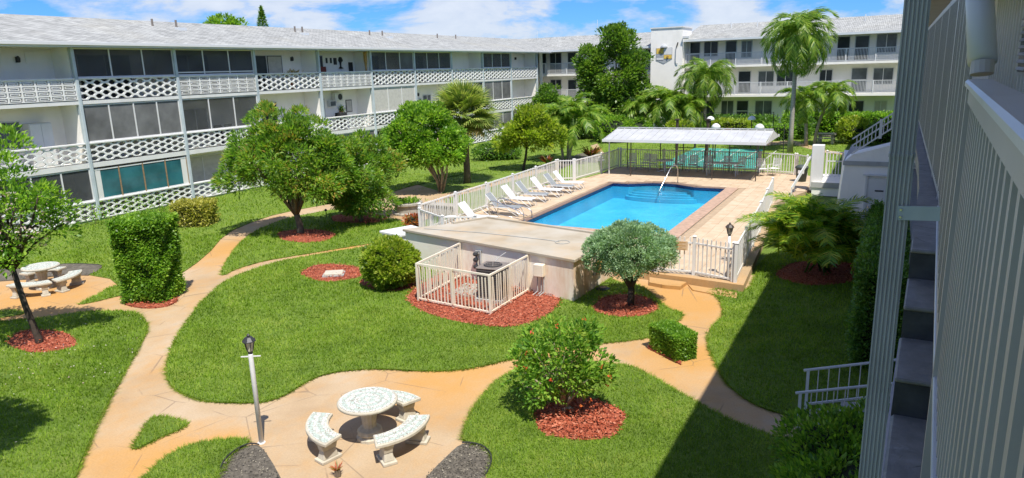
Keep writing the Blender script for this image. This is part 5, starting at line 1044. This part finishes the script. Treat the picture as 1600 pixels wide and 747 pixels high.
for i, (xx, yy) in enumerate(st_): t = thing('stepping_stone', ('round stepping stone farthest along the planting strip', 'stepping stone second farthest along the planting strip', 'stepping stone nearest the shelter roof', 'stepping stone nearest the white fence')[i], 'stone', (xx, yy, 0)); MB().lathe([(.38,-.03),(.38,.03),(.34,.05)], 12).build('slab', 'concrete_grey', t, world=False)
yp = thing('marker_post', 'short orange-yellow marker post behind the far round hedge', 'post', (-2.6, 63.0, 0)); MB().lathe([(.09,0),(.09,1.95),(.06,2.05)], 8).build('shaft', 'yellow_paint', yp, world=False); MB().lathe([(.12,1.8),(.12,1.86)], 8).build('band', 'white_paint', yp, world=False)
# ------------------------------------------------------------------ trees, hedges and palms
def ell_pts(n, c, r, shell=.55):
    d = norm(rng.normal(size=(n,3))); k = shell + (1-shell)*rng.random((n,1))**.6; return np.array(c) + d*np.array(r)*k
def crown(parent, ells, nclump, per, cr, size, mat, aspect=.42, droop=0.0, up=.35, flat=1.0, shell=.45, bright=0.35):
    W = np.array([e[3]*e[4]*e[5] for e in ells])**.7; W /= W.sum(); cs = []
    for e, w_ in zip(ells, W): cs.append(ell_pts(max(2, int(nclump*w_)), e[:3], e[3:], shell))
    C = np.concatenate(cs); k = len(C); cc = np.repeat(C, per, 0); n = len(cc); ctr = np.mean([e[:3] for e in ells], 0); out_ = norm(cc-ctr)
    off = norm(rng.normal(size=(n,3))+out_*.55+np.array([0,0,.55]))*(cr*1.7*(.35+.65*rng.random((n,1))**.7))*np.array([1,1,.8*flat]); pos = cc+off
    d = norm(off)+.45*norm(pos-ctr)+rng.normal(size=(n,3))*.45+np.array([0,0,up-droop])
    tone = np.repeat(rng.random(k), per)
    q = leaf_quads(pos, d, size, aspect); o = quads_mesh('crown', q, (1-bright)*rng.random(n)+bright*tone, mat, parent); return C
def limbs(parent, base, fork, targets, r0, r1, mat, rt=.02, bend=.25, name='trunk'):
    mb = MB(); base = Vector(base); fork = Vector(fork); mid = base.lerp(fork, .5)+Vector((rng.normal()*.06, rng.normal()*.06, 0))
    mb.tube([base+Vector((0,0,-.1)), base+Vector((0,0,.12)), mid, fork], [r0*1.35, r0, (r0+r1)/2, r1], 9)
    for t in targets:
        t = Vector(t); m_ = fork.lerp(t, .5)+Vector((rng.normal(), rng.normal(), rng.normal()*.6))*bend*.4+Vector((0,0,.1)); mb.tube([fork-Vector((0,0,.06)), fork.lerp(m_, .5), m_, t], [r1*.75, r1*.6, r1*.42, rt], 6)
    return mb.build(name, mat, parent, True)
def tree(name, label, base, ells, fork, r0, r1, ltrunk, lmat, nclump, per, cr, size, ntar=9, **k):
    t = thing(name, label, 'tree', (base[0], base[1], 0)); C = crown(t, ells, nclump, per, cr, size, lmat, **k)
    idx = rng.choice(len(C), min(ntar, len(C)), replace=False); limbs(t, (*base, 0), fork, [C[i] for i in idx], r0, r1, ltrunk); return t
def RT(b, u, v): return (b[0]+.88*u-.476*v*-1*0 + -.476*v*0, b[1]+.476*u)
U = Vector((.88, .476)); Vv = Vector((-.476, .88))           # picture-right and away, on the ground
def off(b, u, v, z): p = Vector(b)+U*u+Vv*v; return (p.x, p.y, z)
def E_(b, u, v, z, ru, rv, rz): return (*off(b, u, v, z), (ru+rv)/2, (ru+rv)/2, rz)
# bushy tree with reddish young leaves
b = (-21.4, 21.04)
tree('mango_tree', 'big bushy tree with reddish young leaves on the lawn left of the pool', b, [E_(b,-.3,0,3.1,1.9,1.9,1.2), E_(b,-.5,.2,4.4,1.15,1.2,.8), E_(b,-2.15,0,2.5,1.0,1.0,.65), E_(b,1.5,0,2.9,1.15,1.15,1.05), E_(b,.5,-.6,2.1,1.5,1.4,.5), E_(b,-1.2,.3,3.4,1.5,1.5,.95), E_(b,.7,.2,3.8,1.1,1.0,.75), E_(b,2.1,.3,2.2,.8,.8,.6)], off(b,-.1,0,.85), .15, .12, 'trunk_brown', 'leaf_mango', 260, 100, .24, .19, 12, aspect=.30, droop=.15, shell=.35)
b = (-20.46, 23.8)
tree('round_tree', 'dense round-headed tree between the bushy tree and the stone planter', b, [E_(b,-.2,0,2.0,1.45,1.45,1.4), E_(b,.1,0,3.0,1.1,1.15,.8), E_(b,.3,-.2,1.0,1.15,1.15,.65), E_(b,1.25,.6,2.5,.6,.6,.5)], off(b,0,0,.6), .12, .10, 'trunk_brown', 'leaf_mango', 180, 100, .23, .19, 8, aspect=.30, droop=.2, shell=.5)
b = (-21.44, 31.68)
t = tree('multistem_tree', 'spreading tree with several pale bare stems in front of the fan palm', b, [E_(b,-.7,0,3.4,1.7,1.6,1.0), E_(b,-1.9,0,3.0,1.0,1.0,.8), E_(b,-.7,.2,4.1,1.3,1.3,.65), E_(b,.75,0,2.6,.8,.9,.9), E_(b,-2.1,-.2,2.2,.8,.8,.6), E_(b,-.9,-.4,2.3,1.6,1.3,.65), E_(b,-2.6,0,1.6,.6,.6,.5), E_(b,.3,-.4,2.1,1.1,.9,.6)], off(b,0,0,.3), .10, .06, 'trunk_pale', 'leaf_mid', 280, 84, .24, .18, 8, aspect=.5, shell=.4)
for k in range(5):
    a = k*1.26; MB().tube([(b[0]+.1*math.cos(a), b[1]+.1*math.sin(a), 0), off(b,.35*math.cos(a),.35*math.sin(a),1.0), off(b,.6*math.cos(a)-.2,.5*math.sin(a),1.9), off(b,1.0*math.cos(a)-.3,.8*math.sin(a),3.0)], [.06,.048,.04,.025], 7).build('stem', 'trunk_pale', t, True)
b = (-21.07, 40.81)
tree('slender_tree', 'yellow-green tree with a thin leaning dark trunk beside the lounger fence', b, [E_(b,.6,0,3.3,1.2,1.2,.7), E_(b,-.6,0,2.4,1.1,1.1,.7), E_(b,1.7,0,2.2,1.0,1.0,.8), E_(b,.5,0,2.3,1.3,1.3,.8), E_(b,-1.3,0,1.7,.7,.7,.5)], off(b,.25,0,1.5), .09, .07, 'trunk_dark', 'leaf_yellow', 120, 70, .26, .24, 8, aspect=.45, shell=.35)
b = (-22.6, 62.0)
tree('ficus_tree', 'tall dense dark green tree in front of the far wing', b, [E_(b,0,0,5.4,2.2,2.2,2.8), E_(b,.3,0,8.5,1.5,1.5,1.2), E_(b,-2.0,0,7.0,1.1,1.2,.9), E_(b,-1.9,0,5.0,1.1,1.2,1.6), E_(b,1.9,0,6.4,1.1,1.2,1.3), E_(b,2.2,0,4.2,1.0,1.0,1.5), E_(b,-.4,-.5,2.4,2.1,1.9,1.6)], off(b,0,0,1.2), .3, .24, 'trunk_brown', 'leaf_ficus', 300, 90, .42, .30, 10, aspect=.5, shell=.5)
b = (-34.5, 68.9); 
tree('dark_shrub_tree', 'small dark tree in the corner between balcony block and far wing', off((-31.2,66.5),0,0,0)[:2], [E_((-31.2,66.5),0,0,3.4,1.2,1.2,1.3), E_((-31.2,66.5),-.9,0,2.4,1.0,1.0,1.2), E_((-31.2,66.5),.8,0,2.2,1.0,1.0,1.2)], off((-31.2,66.5),0,0,.7), .12, .1, 'trunk_brown', 'leaf_dark', 180, 26, .28, .3, 5, aspect=.45)
# sapling with pale flowers at the left
b = (-18.59, 9.05)
t = tree('flowering_sapling', 'thin-trunked sapling with pale pink flowers at the left edge', b, [E_(b,-.55,.1,4.3,.7,.7,.6), E_(b,.35,0,3.7,1.0,1.0,.65), E_(b,-1.0,0,3.4,1.1,1.1,.7), E_(b,1.0,0,3.2,.6,.6,.5), E_(b,-.5,-.3,2.6,1.2,1.0,.5), E_(b,.2,0,4.9,.45,.45,.45), E_(b,-1.9,0,4.2,.9,.9,.8)], off(b,-.30,0,2.0), .085, .06, 'trunk_dark', 'leaf_mid', 240, 32, .16, .14, 34, aspect=.40, shell=.2, up=.45)
C = np.concatenate([ell_pts(90, e[:3], e[3:], .5) for e in [E_(b,-.1,0,3.2,1.1,1.1,.8), E_(b,-1.2,0,3.0,1.2,1.1,.9)]]); cc = np.repeat(C, 5, 0)+rng.normal(size=(len(C)*5,3))*.05
q = leaf_quads(cc, rng.normal(size=cc.shape), .075, .8); quads_mesh('flowers', q, rng.random(len(q)), 'flower_pale', t, 4, 'stuff')
# unseen tree below the frame whose shadow falls on the left lawn
x, y = G(20, 690); b = (x+1.05, y-1.0)
b = (-12.55, 3.6)
tree('street_tree', 'leafy tree out of frame at lower left casting a shadow on the lawn', b, [E_(b,0,0,6.0,.95,.95,.5), E_(b,-.4,.5,5.9,.7,.7,.4), E_(b,.2,-.8,6.2,.8,.8,.45)], off(b,0,0,1.5), .08, .06, 'trunk_brown', 'leaf_mid', 200, 24, .2, .22, 6)
# cloud-pruned juniper
b = (-5.92, 17.64)
t = thing('topiary_tree', 'clipped blue-green cloud tree on a forked dark trunk by the pool gate', 'tree', (*b, 0))
crown(t, [E_(b,0,0,1.62,1.16,1.1,.52), E_(b,-.65,0,1.45,.55,.6,.42), E_(b,.62,0,1.42,.55,.6,.40), E_(b,.05,0,1.95,.75,.75,.28), E_(b,-.2,-.5,1.4,.6,.5,.35)], 330, 90, .11, .07, 'leaf_juniper', .42, 0, .3, 1.0, .80, .5)
limbs(t, (*b,0), off(b,.02,0,.55), [off(b,-.75,.1,1.35), off(b,.6,0,1.35), off(b,.2,.2,1.6), off(b,-.25,-.2,1.5), off(b,.3,-.3,1.4)], .105, .085, 'trunk_dark', .025, .12)
# flowering bush on the near lawn
b = (-5.05, 11.25)
t = thing('flowering_bush', 'loose green bush with orange-red blooms in the near red mulch ring', 'bush', (*b, 0))
C = crown(t, [E_(b,-.05,0,1.1,.80,.78,.62), E_(b,-.38,0,.72,.62,.6,.42), E_(b,.42,0,.92,.5,.5,.45), E_(b,.1,0,1.52,.48,.5,.32), E_(b,-.55,.1,1.25,.36,.36,.36)], 150, 38, .12, .095, 'leaf_hibiscus', .52, 0, .35, 1.0, .30, .4)
limbs(t, (*b,0), off(b,0,0,.15), [C[i] for i in rng.choice(len(C), 26, replace=False)], .06, .045, 'trunk_pale', .008, .2, 'stems')
fp = ell_pts(24, off(b,0,0,1.05), (1.0,.95,.85), .92); cc = np.repeat(fp, 7, 0); q = leaf_quads(cc+rng.normal(size=cc.shape)*.012, rng.normal(size=cc.shape), .045, .7); quads_mesh('blooms', q, rng.random(len(q)), 'flower_orange', t, 4, 'stuff')
# hedges: leaves over every face of a clipped body, a dark twiggy core inside
def hedge(name, label, corners, z0, z1, lmat, size, dens, top=None, jit=.03, cat='hedge', lean=1.0, tip=None, core='hedge_core'):
    """corners: 4 ground points; sides slope to `lean` times the size at the top"""
    c = np.array(corners, float); ctr = c.mean(0); tc_ = ctr + (c-ctr)*lean; root = thing(name, label, cat, (*ctr, z0))
    F = []
    for i in range(4):
        j = (i+1) % 4; F.append((np.array([*c[i], z0]), np.array([*c[j], z0]), np.array([*tc_[j], z1]), np.array([*tc_[i], z1])))
    F.append(tuple(np.array([*p, z1]) for p in tc_)); P = []; Nn = []
    c3 = np.array([*ctr, (z0+z1)/2])
    for f in F:
        A = np.linalg.norm(np.cross(f[1]-f[0], f[3]-f[0])); n = int(A*dens); u, v = rng.random((n,1)), rng.random((n,1)); p = (f[0]*(1-u)+f[1]*u)*(1-v)+(f[3]*(1-u)+f[2]*u)*v
        nn = np.cross(f[1]-f[0], f[3]-f[0]); nn /= np.linalg.norm(nn); nn = nn if nn @ (f[0]+f[2]-2*c3) > 0 else -nn
        bump = min(1, (z1-z0)/1.5)**2*(.05*np.sin(p[:,0]*7+p[:,2]*5)+.04*np.sin(p[:,1]*9-p[:,2]*6)); P.append(p - nn*(rng.random((n,1))**1.5*(.13 if z1-z0 > .7 else .05)) + nn*(bump[:,None]) + rng.normal(size=(n,3))*jit); Nn.append(np.tile(nn, (n,1)))
    P = np.concatenate(P); Nn = np.concatenate(Nn); n = len(P); f_ = .5+.35*np.sin(P[:,0]*4+P[:,2]*3)*np.sin(P[:,1]*4.3+1)
    rnd = .55*rng.random(n)+.45*f_; 
    quads_mesh('foliage', leaf_quads(P, Nn*.8+rng.normal(size=(n,3))*.65+np.array([0,0,.35]), size, .5), rnd, lmat, root)
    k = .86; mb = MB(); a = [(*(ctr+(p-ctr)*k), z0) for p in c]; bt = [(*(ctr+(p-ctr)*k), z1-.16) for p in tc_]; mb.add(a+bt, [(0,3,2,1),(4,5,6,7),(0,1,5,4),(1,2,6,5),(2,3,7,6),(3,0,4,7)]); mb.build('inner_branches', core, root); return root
def round_bush(name, label, b, ells, lmat, size, ncl, per, cr, cat='bush', core=True, **k):
    t = thing(name, label, cat, (*b, 0)); C = crown(t, ells, ncl, per, cr, size, lmat, **k)
    if core:
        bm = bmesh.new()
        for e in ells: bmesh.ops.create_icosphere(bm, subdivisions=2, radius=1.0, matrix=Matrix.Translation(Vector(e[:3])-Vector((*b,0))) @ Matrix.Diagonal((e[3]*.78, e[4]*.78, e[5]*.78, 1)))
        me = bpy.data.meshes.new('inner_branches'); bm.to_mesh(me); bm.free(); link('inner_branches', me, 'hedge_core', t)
    return t
def quad(bx, by, hu, hv, rot=0):
    c, s = math.cos(rot), math.sin(rot); return [(bx+c*a-s*d, by+s*a+c*d) for a, d in ((-hu,-hv),(hu,-hv),(hu,hv),(-hu,hv))]
hedge('clipped_hedge', 'tall square-cut green hedge block beside the left path', quad(-19.25, 12.75, .60, .55, .38), .0, 2.45, 'leaf_mid', .09, 2600, lean=1.14, jit=.03)
hedge('clipped_hedge', 'low yellow variegated hedge near the balcony building', quad(-27.3, 20.6, .72, .62, .5), .0, 1.05, 'leaf_variegated', .10, 900, lean=1.06, jit=.06)
b = (-13.15, 16.5); round_bush('round_bush', 'round glossy green bush left of the condenser fence', b, [E_(b,0,0,.70,.80,.78,.66), E_(b,-.1,0,.95,.66,.66,.5)], 'leaf_yellow', .11, 260, 60, .10, aspect=.5, shell=.80)
_a, _b = Vector(G(1017,545)), Vector(G(1057,567)); _n = Vector((-(_b-_a).y, (_b-_a).x)).normalized()*.52; _n = _n if _n.y > 0 else -_n
sh_quad = [tuple(_a), tuple(_b), tuple(_b+_n), tuple(_a+_n)]
hedge('clipped_hedge', 'small low box-shaped clipped hedge on the path corner by the pool gate', sh_quad, .0, .60, 'leaf_mid', .050, 6000, lean=1.08, jit=.008)
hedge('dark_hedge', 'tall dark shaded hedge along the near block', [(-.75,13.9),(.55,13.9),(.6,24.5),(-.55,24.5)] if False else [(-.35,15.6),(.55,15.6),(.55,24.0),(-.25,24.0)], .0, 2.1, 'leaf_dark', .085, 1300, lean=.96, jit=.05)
b = (-.25, 10.9); round_bush('shade_bush', 'dense shaded bush at the bottom right beside the downspout', b, [E_(b,-.2,0,.55,.75,.7,.5), E_(b,.4,.1,.62,.6,.6,.5), E_(b,-.2,-.6,.5,.8,.7,.5)], 'leaf_mid', .10, 420, 22, .12, shell=.7)
b = (-.2, 9.3); round_bush('shade_bush', 'lower shaded bush at the very bottom right corner', b, [E_(b,0,0,.5,.85,.8,.55), E_(b,.5,.2,.6,.7,.7,.5)], 'leaf_mid', .10, 240, 22, .12, shell=.7)
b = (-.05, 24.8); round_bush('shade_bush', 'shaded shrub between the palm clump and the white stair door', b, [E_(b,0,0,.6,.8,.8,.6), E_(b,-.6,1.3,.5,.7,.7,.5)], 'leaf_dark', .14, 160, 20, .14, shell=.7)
# far hedges and bushes
hedge('far_hedge', 'long clipped hedge under the far right balconies', [(-8.6,67.3),(3.5,67.3),(3.5,69.0),(-8.6,69.0)], .0, 1.75, 'leaf_mid', .22, 190, jit=.08)
hedge('far_hedge', 'low mixed hedge behind the teal court', [(-18.0,66.6),(-9.2,66.0),(-9.2,67.6),(-18.0,68.2)], .0, 1.5, 'leaf_dark', .22, 160, jit=.12)
hedge('far_hedge', 'bright yellow-green hedge left of centre behind the court', [(-14.0,63.6),(-10.9,63.3),(-10.9,64.8),(-14.0,65.0)], .0, 1.45, 'leaf_yellow', .18, 200, jit=.10)
hedge('far_hedge', 'olive hedge right of the yellow one behind the court', [(-10.2,62.6),(-7.2,62.4),(-7.2,63.8),(-10.2,63.8)], .0, 1.15, 'leaf_mid', .18, 200, jit=.12)
b = (-2.6, 61.6); round_bush('round_hedge', 'round yellow-green hedge beside the far picnic set', b, [E_(b,0,0,.75,1.15,1.1,.75), E_(b,.2,.6,1.2,1.1,1.0,.6)], 'leaf_yellow', .2, 200, 22, .16, shell=.78)
b = (-.6, 60.5); round_bush('dark_bush', 'dark green bush right of the far round hedge', b, [E_(b,0,0,.8,1.2,1.1,.8)], 'leaf_dark', .22, 120, 20, .18, shell=.75)
b = (-25.8, 44.6); round_bush('dark_bush', 'dark low bush behind the fan palm', b, [E_(b,0,0,.5,1.2,.9,.5), E_(b,1.3,0,.45,.9,.8,.45)], 'leaf_dark', .2, 140, 20, .18, shell=.7)
b = (-16.0, 60.0); round_bush('yellow_bush', 'yellow-green bush at the right of the bushy palms', b, [E_(b,0,0,.9,1.0,1.0,.9)], 'leaf_yellow', .2, 120, 22, .18, shell=.7)
b = (-25.4, 60.5); round_bush('dark_bush', 'dark shrub mass left of the tall dense tree', b, [E_(b,0,0,1.4,2.4,1.6,1.3), E_(b,-2.2,.4,1.0,1.6,1.2,1.0)], 'leaf_dark', .26, 220, 24, .25, shell=.65)
b = (-21.5, 58.6); round_bush('mixed_shrub', 'mid-green shrub mass under the tall dense tree', b, [E_(b,0,0,1.1,2.0,1.3,1.1), E_(b,2.2,.3,.9,1.4,1.2,.9)], 'leaf_mid', .24, 200, 24, .22, shell=.6)
b = (-12.2, 62.0); round_bush('red_shrub', 'reddish low shrub in front of the yellow hedge', b, [E_(b,0,0,.4,.7,.6,.4)], 'leaf_red', .16, 60, 18, .12)
b = (-15.4, 63.0); round_bush('dark_bush', 'dark bush beside the left court lamp', b, [E_(b,0,0,.8,1.1,1.0,.8)], 'leaf_dark', .22, 110, 20, .2, shell=.7)
b = (-7.0, 64.5); round_bush('dark_bush', 'dark bush behind the tall feather palm trunk', b, [E_(b,0,0,.9,1.2,1.0,.9)], 'leaf_dark', .22, 110, 20, .2, shell=.7)
b = (-17.0, 22.9); round_bush('croton_bush', 'red and orange croton at the corner of the pool fence', b, [E_(b,0,0,.42,.32,.32,.36)], 'leaf_red', .14, 40, 16, .08)
def rosette(label, x, y, n, ln, mat):
    t = thing('spiky_plant', label, 'plant', (x, y, 0)); a = rng.random(n)*2*math.pi; d = np.column_stack([np.cos(a), np.sin(a), .5+.9*rng.random(n)]); quads_mesh('leaves', leaf_quads(np.zeros((n,3))+np.array([0,0,.1]), d, ln, .16, .06), rng.random(n), mat, t, world=False); MB().lathe([(.06,0),(.05,.12)], 6).build('stem', 'trunk_brown', t, world=False)
rosette('dark red spiky plant beside the path near the shelter roof', -18.9, 47.1, 46, 1.0, 'leaf_red'); rosette('small dark red plant under the yellow-green tree', *G(855,258), 30, .7, 'leaf_red'); rosette('small spiky plant at the foot of the slender trunk', *G(862,262), 24, .6, 'leaf_mid')
b = G(390,338); 
for i, (px, py) in enumerate(((150,352),(205,345),(250,335),(400,300))):
    x, y = G(px, py); t = thing('wispy_shrub', ('thin wispy shrub at the foot of the balcony wall, leftmost', 'thin wispy shrub behind the square hedge', 'thin wispy shrub right of the square hedge top', 'small shrub at the balcony wall behind the bushy tree')[i], 'shrub', (x, y, 0)); pp = np.column_stack([rng.normal(size=(260,2))*.45, 1.0*rng.random(260)]); quads_mesh('foliage', leaf_quads(pp, rng.normal(size=(260,3))+np.array([0,0,.6]), .13, .4), rng.random(260), 'leaf_mid', t, world=False)
    MB().tube([(0,0,0),(.05,.02,.8)], .012, 5).build('stem', 'trunk_brown', t, world=False)
# ------------------------------------------------------------------ palms
def frond_mesh(L_, droop, npair, ll, sag, mat, wid=.05, arch=.35, plume=0.0, seed=0, gap=.12):
    rg = np.random.default_rng(seed); n = 9; pts = []
    for i in range(n+1):
        s = i/n; ang = arch - droop*s**1.4
        if i == 0: p = np.array([0.,0.,0.])
        else: p = pts[-1]+np.array([math.cos(ang),0,math.sin(ang)])*L_/n
        pts.append(p)
    pts = np.array(pts); V = []
    for i in range(npair):
        s = gap+(1-gap)*(i+.5)/npair; k = s*n; a = int(min(k, n-1)); p = pts[a]+(pts[a+1]-pts[a])*(k-a); tdir = pts[a+1]-pts[a]; tdir /= np.linalg.norm(tdir)
        l = ll*(.45+.55*math.sin(math.pi*min(1, .12+s*.86)))
        for sd in (-1, 1):
            d = tdir*(.55+.35*s)+np.array([0,sd*1.0,0])+np.array([0,0,.25-sag])+rg.normal(size=3)*(.10+plume); d /= np.linalg.norm(d); d2 = d+np.array([0,0,-sag*1.1]); d2 /= np.linalg.norm(d2)
            sdv = np.cross(d, [0,0,1]); sdv /= np.linalg.norm(sdv)+1e-9; wv = tdir*wid/2
            m_ = p+d*l*.55; e = m_+d2*l*.5; V.append([p-wv*.5, p+wv*.5, m_+wv, m_-wv]); V.append([m_-wv, m_+wv, e+wv*.1, e-wv*.1])
    V = np.array(V); r = np.repeat(rg.random(len(V)//2), 2)
    # rachis as thin blades
    R_ = [];
    for i in range(n):
        w0, w1 = .022*(1-i/n)+.006, .022*(1-(i+1)/n)+.006
        R_.append([pts[i]+[0,w0,0], pts[i]-[0,w0,0], pts[i+1]-[0,w1,0], pts[i+1]+[0,w1,0]])
        R_.append([pts[i]+[0,0,w0], pts[i]-[0,0,w0], pts[i+1]-[0,0,w1], pts[i+1]+[0,0,w1]])
    V = np.concatenate([V, np.array(R_)]); r = np.concatenate([r, np.full(len(R_), .75)])
    o = quads_mesh('frond', V, r, mat); me = o.data; bpy.data.objects.remove(o); return me
def place_frond(parent, me, top, az, tilt, sc_, roll=0, name='frond'):
    Mx = Matrix.Translation(top) @ Matrix.Rotation(az, 4, 'Z') @ Matrix.Rotation(-tilt, 4, 'Y') @ Matrix.Rotation(roll, 4, 'X') @ Matrix.Scale(sc_, 4)
    o = link(name, me, None, parent); o.matrix_local = Mx; return o
def palm(name, label, base, h, frs, nf, r, tmat, lean=(0,0), tilt=(-.35, 1.1), sc_=(.85,1.1), shaft=None, trunk_flare=1.3):
    t = thing(name, label, 'palm', (*base, 0)); top = (lean[0], lean[1], h)
    pts = [(lean[0]*k*k, lean[1]*k*k, h*k) for k in np.linspace(0, 1, 7)]; pts[0] = (0,0,-.1)
    MB().tube(pts, [r*trunk_flare]+[r*(1-.25*k/6) for k in range(1,7)], 10).build('trunk', tmat, t, True, world=False)
    if shaft: MB().tube([top, (top[0], top[1], top[2]+shaft)], [r*.95, r*.45], 8).build('crown_shaft', 'palm_green', t, True, world=False); top = (top[0], top[1], top[2]+shaft*.8)
    for i in range(nf):
        az = i*2.39996+rng.normal()*.15; k = (i+.5)/nf; tl = tilt[1]-(tilt[1]-tilt[0])*k+rng.normal()*.10
        place_frond(t, frs[i % len(frs)], top, az, tl, sc_[0]+(sc_[1]-sc_[0])*rng.random(), rng.normal()*.15)
    return t
Q = [frond_mesh(3.3, 2.5, 70, .85, .85, 'palm_green', .075, .35, .18, s) for s in (1,2,3)]
palm('queen_palm', 'tall feather palm with drooping plumes right of the far balconies', (-6.35,54.3), 8.1, Q, 30, .17, 'palm_ringed', tilt=(-.75,1.3), sc_=(.9,1.15))
palm('queen_palm', 'shorter feather palm in front of the tower side of the far right wing', (-14.8,64.0), 5.1, Q, 26, .17, 'palm_ringed', tilt=(-.7,1.25), sc_=(.9,1.15))
X_ = [frond_mesh(2.1, 1.9, 40, .62, .5, 'palm_green', .085, .3, .06, s) for s in (11,12)]
palm('christmas_palm', 'small arching palm left of the leaning one behind the bin', (-5.75,58.7), 3.2, X_, 17, .14, 'palm_ringed', (-.35,.1), (-.45,1.15), (1.0,1.25), .5)
palm('christmas_palm', 'small arching palm with a leaning trunk behind the bin', (-5.2,59.6), 3.5, X_, 17, .13, 'palm_ringed', (.85,.2), (-.35,1.15), (.95,1.25), .5)
for i, (dx, dy, h, le) in enumerate(((0,0,2.6,(-.6,.1)),(.3,.2,2.9,(.1,.3)),(.55,-.1,2.4,(.8,.1)))):
    palm('clump_palm', ('left-leaning stem of the palm trio behind the gate fence', 'upright stem of the palm trio behind the gate fence', 'right-leaning stem of the palm trio behind the gate fence')[i], (-20.3+dx,45.4+dy), h, X_, 16, .10, 'palm_ringed', le, (-.3,1.2), (.95,1.25), .4)
for i, (xx, h) in enumerate(((-19.7,2.6),(-17.7,3.1),(-16.1,2.5))):
    palm('date_palm', ('left bushy palm in front of the tower', 'middle bushy palm in front of the tower', 'right bushy palm in front of the tower')[i], (xx,61.8+.3*i), h, X_, 26, .13, 'palm_trunk', (0,0), (-.6,1.25), (1.15,1.5))
# fan palm
def fan_mesh(rad, n, mat, seed):
    rg = np.random.default_rng(seed); V = []; pet = 1.0
    for i in range(n):
        a = R(-125)+R(250)*i/(n-1); l = rad*(.75+.25*math.cos(a*.6))*(1+.08*rg.normal()); w_ = .085
        d = np.array([math.cos(a), math.sin(a), .12*math.cos(3*a)]); s = np.array([-math.sin(a), math.cos(a), 0]); p = np.array([pet,0,0]); m_ = p+d*l*.6+np.array([0,0,.05]); e = p+d*l+np.array([0,0,-.10*l])
        V.append([p-s*.01, p+s*.01, m_+s*w_/2, m_-s*w_/2]); V.append([m_-s*w_/2, m_+s*w_/2, e+s*.004, e-s*.004])
    V.append([[0,.02,0],[0,-.02,0],[pet,-.015,.02],[pet,.015,.02]]); V = np.array(V, float); o = quads_mesh('frond', V, np.repeat(rg.random(n+1), 2)[:len(V)], mat); me = o.data; bpy.data.objects.remove(o); return me
fg = [fan_mesh(1.12, 36, 'palm_fan', s) for s in (1,2)]; fd = [fan_mesh(.85, 30, 'palm_dead', 5)]
sb_ = thing('fan_palm', 'cabbage fan palm with yellowing lower fronds behind the multi-stem tree', 'palm', (-21.85,35.02,0)); MB().tube([(0,0,-.1),(.03,0,.6),(0,.03,1.8),(.05,0,3.75)], [.24,.20,.19,.20], 10).build('trunk', 'trunk_brown', sb_, True, world=False)
for i in range(60):
    az = i*2.39996; k = i/60; tl = -.70+2.1*k; low = tl < -.38 and math.cos(az-.2) > -.1
    place_frond(sb_, (fd if low and i % 3 else fg)[i % (1 if low and i % 3 else 2)], (.05,0,3.8), az, tl, 1.0+.15*rng.random(), rng.normal()*.3)
# areca clump at the right, half in shade
ar = thing('areca_palm', 'large feathery palm clump half in shade right of the pool', 'palm', (-1.7, 22.9, 0)); A_ = [frond_mesh(2.1, 1.75, 50, .50, .30, 'palm_areca', .045, .30, .04, s) for s in (21,22,23)]
for i in range(120):
    az = i*2.39996; bx, by = .42*rng.normal(), .38*rng.normal(); tl = .55+.90*rng.random(); place_frond(ar, A_[i % 3], (bx-.1, by, .30+.8*rng.random()), az, tl, .78+.30*rng.random(), rng.normal()*.25)
for i in range(10): MB().tube([(.35*rng.normal(), .3*rng.normal(), 0), (.4*rng.normal(), .35*rng.normal(), 1.0)], .03, 6).build('cane', 'palm_green', ar, True, world=False)
# trees beyond the roofs
b = (-76.5, 66.0); tree('distant_tree', 'round green treetop showing over the left roof', b, [(*b,12.4,2.4,2.4,1.7), (b[0],b[1],10.6,2.8,2.8,1.6)], (*b,7.5), .3, .25, 'trunk_brown', 'leaf_mid', 320, 24, .35, .38, 6)
b = (-72.4, 68.3); t = thing('norfolk_pine', 'slim dark conifer tip showing over the left roof', 'tree', (*b,0)); MB().tube([(*b,0),(*b,9),(*b,15.2)], [.3,.2,.02], 7).build('trunk', 'trunk_dark', t, True)
pp = []
for k in range(2600): z = 9+6.1*rng.random(); r_ = (15.3-z)*.22*math.sqrt(rng.random()); a = rng.random()*6.283; pp.append((b[0]+r_*math.cos(a), b[1]+r_*math.sin(a), z))
pp = np.array(pp); quads_mesh('crown', leaf_quads(pp, (pp-np.array([b[0],b[1],0]))*np.array([1,1,0])+np.array([0,0,.15])+rng.normal(size=pp.shape)*.1, .3, .3), rng.random(len(pp)), 'leaf_dark', t)

# pale petals dropped on the lawn under the sapling
pl = lawn_polys['left']; c0 = np.array(G(90, 560)); q = c0+rng.normal(size=(240,2))*np.array([2.6,1.5]); q = q[inpoly(q, pl)]
V = leaf_quads(np.column_stack([q, .085+.03*rng.random(len(q))]), np.column_stack([rng.normal(size=(len(q),2)), .2*rng.normal(size=len(q))]), .036, .75, .1); quads_mesh('fallen_petals', V, rng.random(len(V)), 'flower_pale', None, 4, 'stuff')['label'] = 'pale fallen petals scattered on the lawn by the sapling'
x, y = G(528, 744)
rosette('small purple-tipped plant at the bottom edge of the near patio', x, y, 22, .15, 'leaf_red')
